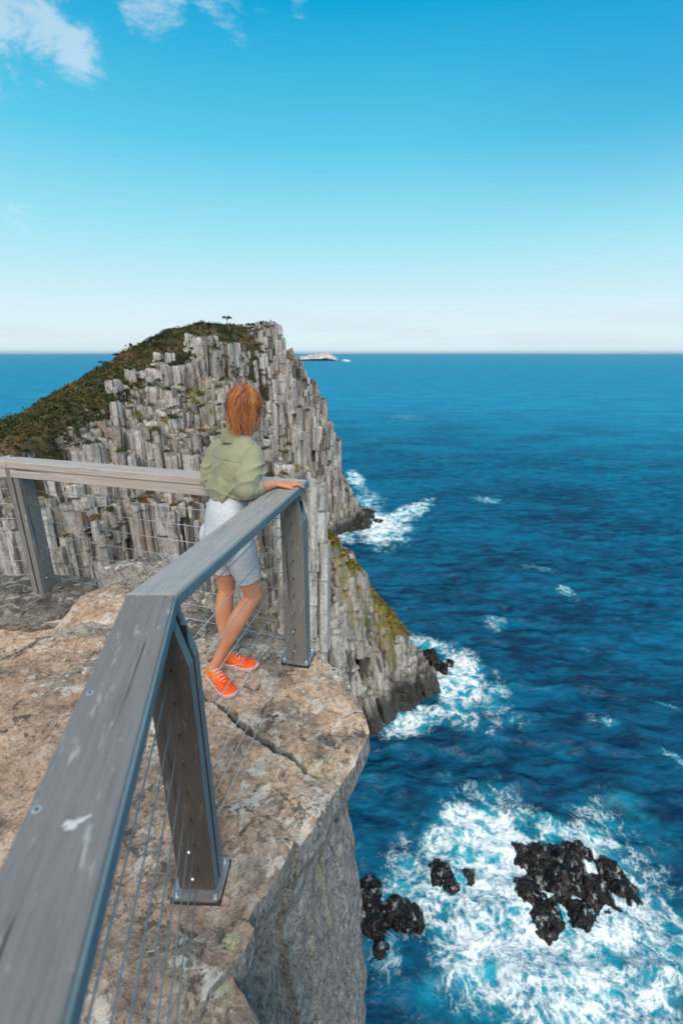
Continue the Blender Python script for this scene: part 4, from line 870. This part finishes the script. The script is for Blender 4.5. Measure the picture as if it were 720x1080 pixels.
# arms
for (Sh, El, Wr) in ((SR, ER, WR), (SL, EL, WL)):
    parts.append(limb(Sh, El, [(.0, .036, .036), (.2, .044, .044), (.6, .042, .042), (1, .038, .038)], fwd)); parts.append(ellipsoid(El, (.038, .038, .038), rt, fwd, upv, 8))
    parts.append(limb(El, Wr, [(0, .037, .036), (.25, .040, .037), (.7, .028, .025), (1, .0235, .018)], upv.cross(Wr-El)))
# hands
def hand(W, d, flat_n, sgn):
    d = d.normalized(); sd_ = flat_n.cross(d).normalized()*sgn; nn_ = d.cross(sd_).normalized()*sgn*1.0
    if nn_.z < 0: nn_ = -nn_
    ps = [loft(dense([(tuple(W-d*.02), .024, .018), (tuple(W+d*.025), .034, .015), (tuple(W+d*.065-nn_*.002), .040, .0135), (tuple(W+d*.088-nn_*.005), .037, .010)]), sd_, 16)]
    for k, (o_, L) in enumerate(((-.030, .066), (-.010, .076), (.011, .071), (.030, .056))):
        b0 = W+d*.078+sd_*o_-nn_*.002; dd = (d+sd_*o_*3.2).normalized()
        p1 = b0+dd*L*.42+nn_*.004; p2 = b0+dd*L*.74-nn_*.004; p3 = b0+dd*L-nn_*.014
        ps.append(loft(dense([(tuple(b0-d*.02), .0085, .0085), (tuple(b0), .0088, .0085), (tuple(p1), .0080, .0078), (tuple(p2), .0072, .0070), (tuple(p3), .0052, .0050)]), sd_, 10))
    b0 = W+d*.02-sd_*.026; q1 = b0+(d*.7-sd_*.75).normalized()*.036-nn_*.004; q2 = q1+(d*.95-sd_*.35).normalized()*.030-nn_*.006
    ps.append(loft(dense([(tuple(b0-d*.01), .012, .012), (tuple(q1), .0105, .0100), (tuple(q2), .0070, .0068)]), sd_, 10))
    return ps
parts += hand(WR, (HR-WR)+Vector((.012, .0, -.004)), upv, 1); parts += hand(WL, Vector((.93, .05, .0)), upv, -1)
# legs
for (hp, K_, A_2, sd2, tw_) in ((hpR, KR, AR, rt2, 0), (hpL, KL, AL, rt2, 0)):
    parts.append(limb(hp, K_, [(-.06, .076, .080), (.12, .078, .083), (.5, .066, .071), (.85, .051, .056), (1, .048, .052)], sd2))
    parts.append(ellipsoid(K_, (.047, .051, .055), sd2, fwd2, upv, 10))
    dk = (A_2-K_); back = -fwd2
    S_ = [(tuple(K_.lerp(A_2, f_)+back*bk), rx, ry) for f_, rx, ry, bk in [(0, .047, .050, 0), (.12, .045, .047, .004), (.30, .048, .052, .014), (.5, .042, .046, .012), (.75, .029, .031, .003), (.93, .025, .029, 0), (1.02, .027, .032, 0)]]
    parts.append(loft(dense(S_), sd2))
# feet
def footframe(A_, toe, gzv):
    d = Vector((toe[0]-A_.x, toe[1]-A_.y, 0)).normalized(); return d
tR = (-.56, 2.08); tL = ug(262, 704)
dR = footframe(AR, tR, 0); dL = footframe(AL, tL, 0)
for A_, d, tilt in ((AR, dR, .0), (AL, dL, .0)):
    s_ = d.cross(upv); g0 = gz(A_.x, A_.y)+.02
    parts.append(loft(dense([(tuple(A_-d*.035-upv*.035), .026, .030), (tuple(A_-upv*.03+d*.01), .030, .034), (tuple(A_+d*.05-upv*.050), .028, .020), (tuple(A_+d*.12-upv*.060), .030, .010), (tuple(A_+d*.17-upv*.062), .022, .008)]), s_))
person = remesh('person', parts, m_skin, None, .0042, 3)
tag(person, 'red-haired woman in khaki shirt and pale shorts leaning on the railing corner', 'person')
# shirt
m_shirt, t, b = mat('khaki_shirt', .85, spec=.25); P = t.n('NewGeometry').outputs['Position']
wv_ = t.noise(P, 420, 2, .5); fd = t.noise(t.n('Mapping', P, i_Rotation=(.4, .3, .6), i_Scale=(1, 1, .35)).outputs[0], 16, 5, .6, 1.2)
t.put(b.inputs['Base Color'], t.mix(t.ss(t.noise(P, 7, 4), .35, .65), (.235, .25, .155), (.30, .31, .20))); bump(t, b, t.m('ADD', t.m('MULTIPLY', fd, .5), t.m('MULTIPLY', wv_, .03)), .8, .01); b.inputs['Sheen Weight'].default_value = .2
HEM = rel(-.588, 2.375, -.690)
sp = [loft(dense([(tuple(HEM-upv*.012), .122, .094), (tuple(HEM+upv*.035), .128, .104), (tuple(CH-upv*.07-fwd*.012), .136, .112), (tuple(CH+upv*.02-fwd*.012), .146, .110), (tuple((SR+SL)/2-upv*.020-fwd*.006), .148, .086), (tuple((SR+SL)/2+upv*.020), .118, .066), (tuple(NB-upv*.004-fwd*.004), .070, .060), (tuple(NB+upv*.012), .058, .055)]), rt, 32)]
for (Sh, El, Wr, sg) in ((SR, ER, WR, 1), (SL, EL, WL, -1)):
    o_ = rt*.004*sg-fwd*.006
    E1 = El+(Wr-El)*.30; eo = (El-(Sh+E1)/2); 
    sp.append(loft(dense([(tuple(Sh+o_+(Sh-El)*.16-rt*.012*sg), .026, .028), (tuple(Sh+o_-upv*.006-rt*.010*sg), .045, .048), (tuple(Sh.lerp(El, .18)+o_), .055, .055), (tuple(Sh.lerp(El, .45)+o_), .060, .058), (tuple(Sh.lerp(El, .78)+o_-upv*.004), .062, .056), (tuple(El.lerp(E1, .25)-upv*.004), .056, .050), (tuple(El.lerp(E1, .75)), .050, .046), (tuple(E1), .042, .039)], 6), fwd, 22))
    sp.append(ellipsoid(El-upv*.006, (.054, .056, .050), rt, fwd, upv, 10))
def crease(ph, k_=3.0): return (1-np.abs(np.sin(ph)))**k_
def folds(co, no):
    x, y, z = co[:, 0], co[:, 1], co[:, 2]-EYE
    s1_ = (x+.55)*rt.x+(y-2.4)*rt.y                       # across the back
    w1 = pn(x*5, y*5, z*4)
    up1 = sstep(z, -.50, -.62)
    f_ = .011*crease(s1_*20+z*5+1.6*w1)*up1*(.5+.5*np.clip(pn(x*6+3, y*6, z*3)*2+.4, 0, 1))
    f_ += .010*crease(s1_*13-z*17+1.4*w1+.6, 3.5)*sstep(z, -.44, -.50)*(s1_ > -.02)
    f_ += .007*crease(z*52+s1_*14+2.2*w1, 2.5)*sstep(z, -.635, -.665)
    arm = sstep(s1_, .09, .13)+sstep(-s1_, .09, .13)
    f_ += arm*.008*crease(z*34-s1_*22+2.0*pn(x*9, y*9, z*9), 3)*sstep(z, -.50, -.56)
    f_ += .0012*pn(x*40, y*40, z*40)
    f_ -= .0035*(np.abs(z+.505+.25*np.abs(s1_)*np.abs(s1_)*2) < .0035)*(np.abs(s1_) < .13)
    return co+no*(f_-.004)[:, None]
shirt = remesh('shirt', sp, m_shirt, person, .0038, 9, folds)
# collar, yoke seam and cuffs
col_ = loft([(tuple(NB+upv*-.028-fwd*.008), .086, .074), (tuple(NB+upv*.006-fwd*.008), .074, .068), (tuple(NB+upv*.034-fwd*.006), .062, .060), (tuple(NB+upv*.036-fwd*.006), .052, .052), (tuple(NB+upv*-.01-fwd*.004), .05, .05)], rt, 24)
remesh('collar', [col_], m_shirt, person, .004, 2)
for (El, Wr) in ((ER, WR), (EL, WL)):
    c0 = El+(Wr-El)*.24; dW = (Wr-El).normalized()
    remesh('rolled_cuff', [loft(dense([(tuple(c0-dW*.004), .040, .037), (tuple(c0), .049, .045), (tuple(c0+dW*.018), .051, .047), (tuple(c0+dW*.034), .048, .045), (tuple(c0+dW*.037), .038, .036)]), upv, 20)], m_shirt, person, .004, 2, lambda co, no: co+no*(.002*pn(co[:, 0]*60, co[:, 1]*60, co[:, 2]*60))[:, None])
# shorts
m_short, t, b = mat('pale_grey_shorts', .8, spec=.25); P = t.n('NewGeometry').outputs['Position']
t.put(b.inputs['Base Color'], t.mix(t.ss(t.noise(P, 160, 3), .35, .65), (.47, .51, .56), (.58, .62, .67))); bump(t, b, t.noise(t.scale(P, (1, 1, .5)), 22, 4, .6, .6), .4, .008)
sh_ = [loft(dense([(tuple(WA+upv*.055), .120, .086), (tuple(WA+upv*.01), .124, .088), (tuple(HI+upv*.10), .146, .102), (tuple(HI+upv*.02), .158, .118), (tuple(HI-upv*.06-fwd2*.01), .157, .118), (tuple(HI-upv*.12), .12, .09)]), rt2, 30)]
for hp, K_ in ((hpR, KR), (hpL, KL)):
    sh_.append(limb(hp, K_, [(-.08, .083, .092), (.12, .087, .094), (.40, .076, .082), (.64, .066, .071), (.70, .064, .069)], rt2))
    sh_.append(ellipsoid(hp-fwd2*.045-upv*.01, (.082, .082, .09), rt2, fwd2, upv, 10))
remesh('shorts', sh_, m_short, person, .005, 4, lambda co, no: co+no*(.0015*fbm(co[:, 0]*14, co[:, 1]*14, co[:, 2]*22, o=2, ridge=True)-.001)[:, None])
# shoes
m_shoe, t, b = mat('orange_mesh_upper', .55); P = t.n('TexCoord').outputs['Object']; sx = t.n('SeparateXYZ', P).outputs[0]
t.put(b.inputs['Base Color'], t.mix(t.m('MULTIPLY', t.ss(t.m('ADD', sx, t.m('MULTIPLY', t.noise(P, 30, 3), .06)), .02, .14), 1), (.98, .27, .008), (.92, .105, .006)))
t.put(b.inputs['Base Color'], t.mix(t.ss(t.noise(P, 26, 3, .5, .6), .54, .60, 0, .7), t.mix(t.ss(sx, .02, .16), (.98, .27, .008), (.92, .105, .006)), (.62, .035, .012))); bump(t, b, t.noise(P, 260, 2), .5, .003)
m_sole, t, b = mat('pale_pink_sole', .6, (.72, .46, .47)); m_mark, t, b = mat('white_mark', .5, (.85, .82, .75)); m_lace, t, b = mat('shoe_lace', .7, (.95, .62, .50)); m_sock, t, b = mat('grey_sock', .8, (.45, .42, .45))
def shoe(A_, d, tilt):
    g0 = gz(A_.x+d.x*.05, A_.y+d.y*.05)
    heel = Vector((A_.x, A_.y, 0))-d*.052; ang = math.atan2(d.y, d.x)
    sl_ = math.atan(gz(heel.x+d.x, heel.y+d.y)-gz(heel.x, heel.y))
    M4 = Matrix.Translation((heel.x, heel.y, gz(heel.x, heel.y)-.002))@Matrix.Rotation(ang, 4, 'Z')@Matrix.Rotation(-sl_+tilt, 4, 'Y')
    up_ = [((.004, 0, .030), .018, .014), ((.015, 0, .050), .030, .036), ((.05, 0, .052), .034, .040), ((.085, 0, .050), .037, .038), ((.12, 0, .043), .042, .029), ((.17, 0, .036), .046, .022), ((.215, 0, .032), .040, .017), ((.24, 0, .030), .026, .012), ((.248, 0, .03), .012, .006)]
    o = remesh('shoe', [loft(dense(up_), (0, 1, 0), 20), loft([((.05, 0, .06), .033, .042, (0, 1, 0)), ((.048, 0, .088), .031, .038, (0, 1, 0))], (0, 1, 0), 20)], m_shoe, None, .004, 4)
    o.matrix_local = M4; o.parent = person
    def outline(k): 
        pts = [(-.004, 0), (.0, .022), (.02, .033), (.07, .034), (.12, .041), (.17, .048), (.215, .044), (.245, .026), (.256, 0), (.245, -.026), (.215, -.044), (.17, -.048), (.12, -.041), (.07, -.034), (.02, -.033), (0, -.022)]
        return [(x*k+(1-k)*.125, y*k) for x, y in pts]
    bm = bmesh.new(); rings = []
    for zz, k in ((.002, .95), (.008, 1.0), (.022, 1.02), (.027, 1.0), (.029, .93)):
        rings.append([bm.verts.new((x, y, zz+(.012*max(0, (x-.19)/.06)**2)+(.006 if x < .05 else 0)*(zz > .02))) for x, y in outline(k)])
    n = 16
    for r0, r1 in zip(rings, rings[1:]):
        for i in range(n): bm.faces.new((r0[i], r1[i], r1[(i+1) % n], r0[(i+1) % n]))
    bm.faces.new(rings[0]); bm.faces.new(rings[-1][::-1]); bmesh.ops.recalc_face_normals(bm, faces=bm.faces[:])
    me = bpy.data.meshes.new('sole'); bm.to_mesh(me); bm.free(); me.materials.append(m_sole); so = bpy.data.objects.new('sole', me); C.objects.link(so); so.parent = o
    # swoosh-like tick on both flanks
    for s_ in (-1, 1):
        top_ = [(.045, .060), (.07, .047), (.10, .045), (.13, .052), (.165, .064)]; bot = [(.045, .060), (.065, .038), (.09, .034), (.12, .042), (.165, .064)]
        def yy(x): return np.interp(x, [.045, .085, .12, .165], [.0375, .0385, .0425, .036])
        V = [(x, s_*yy(x)+s_*.008, z*.88) for x, z in top_+bot]; mesh('tick_mark', V, [(i, i+1, i+6, i+5) for i in range(4)], m_mark, o)
    V, Fc = loft([((.047, 0, .083), .030, .035, (0, 1, 0)), ((.046, 0, .0915), .0285, .0335, (0, 1, 0))], (0, 1, 0), 20); mesh('ankle_collar', V, Fc, m_sock, o, True)
    for i in range(5):
        x = .085+.017*i; z = .104-.0105*i; V, Fc = tube([(x, -.020, z-.010), (x+.004, 0, z-.001), (x, .020, z-.010)], [.0030]*3, 6); mesh('lace', V, Fc, m_lace, o)
    return o
shoe(AR, dR, .0); shoe(AL, dL, 0)
# hair
m_hair, t, b = mat('copper_hair', .42, spec=.5)
tn = attr(t, 'tone'); t.put(b.inputs['Base Color'], t.ramp(tn, [(0, (.07, .018, .006)), (.4, (.26, .068, .018)), (.7, (.48, .155, .038)), (1, (.74, .34, .12))]))
HCc = HC+hu*.012-hf*.006; Mh = np.array([[*hr], [*hf], [*hu]])
cap_ = [ellipsoid(HCc+hu*.014-hf*.01, (.061, .080, .084), hr, hf, hu, 16),
        loft(dense([(tuple(HCc+hu*.03-hf*.02), .060, .062), (tuple(HCc-hu*.03-hf*.025), .060, .056), (tuple(HCc-hu*.07-hf*.033), .058, .046), (tuple(HCc-upv*.10-hf*.033), .042, .032), (tuple(HCc-upv*.118-hf*.03), .02, .018)]), hr, 24)]
hair = remesh('hair', cap_, m_hair, person, .006, 4)
hair.data.attributes.new('tone', 'FLOAT', 'POINT').data.foreach_set('value', np.full(len(hair.data.vertices), .25, dtype=np.float32))
rs = random.Random(5); V = []; Fc = []; to = []
part_az = math.radians(20)
for s_ in range(3600):
    a = rs.uniform(-PI, PI)                     # angle from straight back
    if abs(a) > math.radians(130): continue
    st_ = rs.uniform(.02, .9); fly = rs.random() < .16; k_ = rs.uniform(.96, 1.10)+(rs.uniform(.03, .16) if fly else 0); Ln = rs.uniform(.05, .165)*(1-.15*(abs(a)/PI)); n_ = 13
    tone_ = min(1, max(0, .58+.24*math.sin(a*5+1.2*math.sin(a*11))+rs.gauss(0, .15))); wob = rs.uniform(0, 6.28); wa = rs.uniform(.003, .012)*(1.8 if fly else 1); blow = rs.uniform(-.012, .03)*(2.2 if fly else 1); tw2 = rs.uniform(-.35, .35)
    prev = []
    for i in range(n_):
        f_ = i/(n_-1); th = st_+ (PI/2-st_)*min(1, f_*2.0) if f_ < .5 else PI/2
        aa = a+tw2*f_
        x = math.sin(aa)*math.sin(th)*.064*k_; y = -math.cos(aa)*math.sin(th)*.086*k_-.008; z = .012+math.cos(th)*.090*k_
        if f_ > .5:
            g_ = (f_-.5)*2; z -= g_*Ln; sh2 = 1-.52*g_**1.3*(1 if k_ < 1.05 else .5); x = x*sh2; y = (y+.01)*sh2-.01-.012*g_; x += blow*g_*g_
        x += wa*math.sin(wob+f_*7); y += wa*math.cos(wob+f_*6)
        prev.append((x, y, z))
    wd_ = rs.uniform(.0006, .0015)*(.45 if fly else 1); tx, ty = math.cos(a), math.sin(a)
    b0 = len(V)
    for i, (x, y, z) in enumerate(prev):
        w_ = wd_*(1-.75*(i/(n_-1))**3)
        for sg in (-1, 1):
            p = HCc+hr*(x+tx*w_*sg)+hf*(y+ty*w_*sg)+hu*z; V.append(p); to.append(min(1, max(0, tone_+rs.gauss(0, .04)+.12*math.sin(i*.8+wob)*(.5))))
        if i: Fc.append((b0+2*i-2, b0+2*i-1, b0+2*i+1, b0+2*i))
mesh('hair_strands', V, Fc, m_hair, hair, True, attrs={'tone': to})
# eyes and brows (seen from other sides)
m_eye, t, b = mat('eye_white', .3, (.42, .40, .38)); m_brow, t, b = mat('brow_hair', .7, (.22, .08, .03)); m_lip, t, b = mat('lips', .45, (.50, .16, .13)); m_iris, t, b = mat('iris', .2, (.05, .09, .06))
for s_ in (-1, 1):
    ec = HC+hf*.0655+hr*(.028*s_)+hu*.010
    V, Fc = ellipsoid(ec, (.0115, .0115, .0075), hr, hf, hu, 8); e_ = mesh('eye', V, Fc, m_eye, person, True)
    V, Fc = ellipsoid(ec+hf*.0085, (.0050, .0038, .0052), hr, hf, hu, 8); mesh('iris', V, Fc, m_iris, e_, True)
    V, Fc = tube([ec+hf*.010+hr*(-.014)+hu*.016, ec+hf*.015+hu*.020, ec+hf*.010+hr*.014+hu*.016], [.0016, .0024, .0016], 6); mesh('eyebrow', V, Fc, m_brow, person, True)
V, Fc = tube([HC+hf*.078-hr*.017-hu*.0585, HC+hf*.0905-hu*.0575, HC+hf*.078+hr*.017-hu*.0585], [.0025, .0048, .0025], 8); mesh('lips', V, Fc, m_lip, person, True)
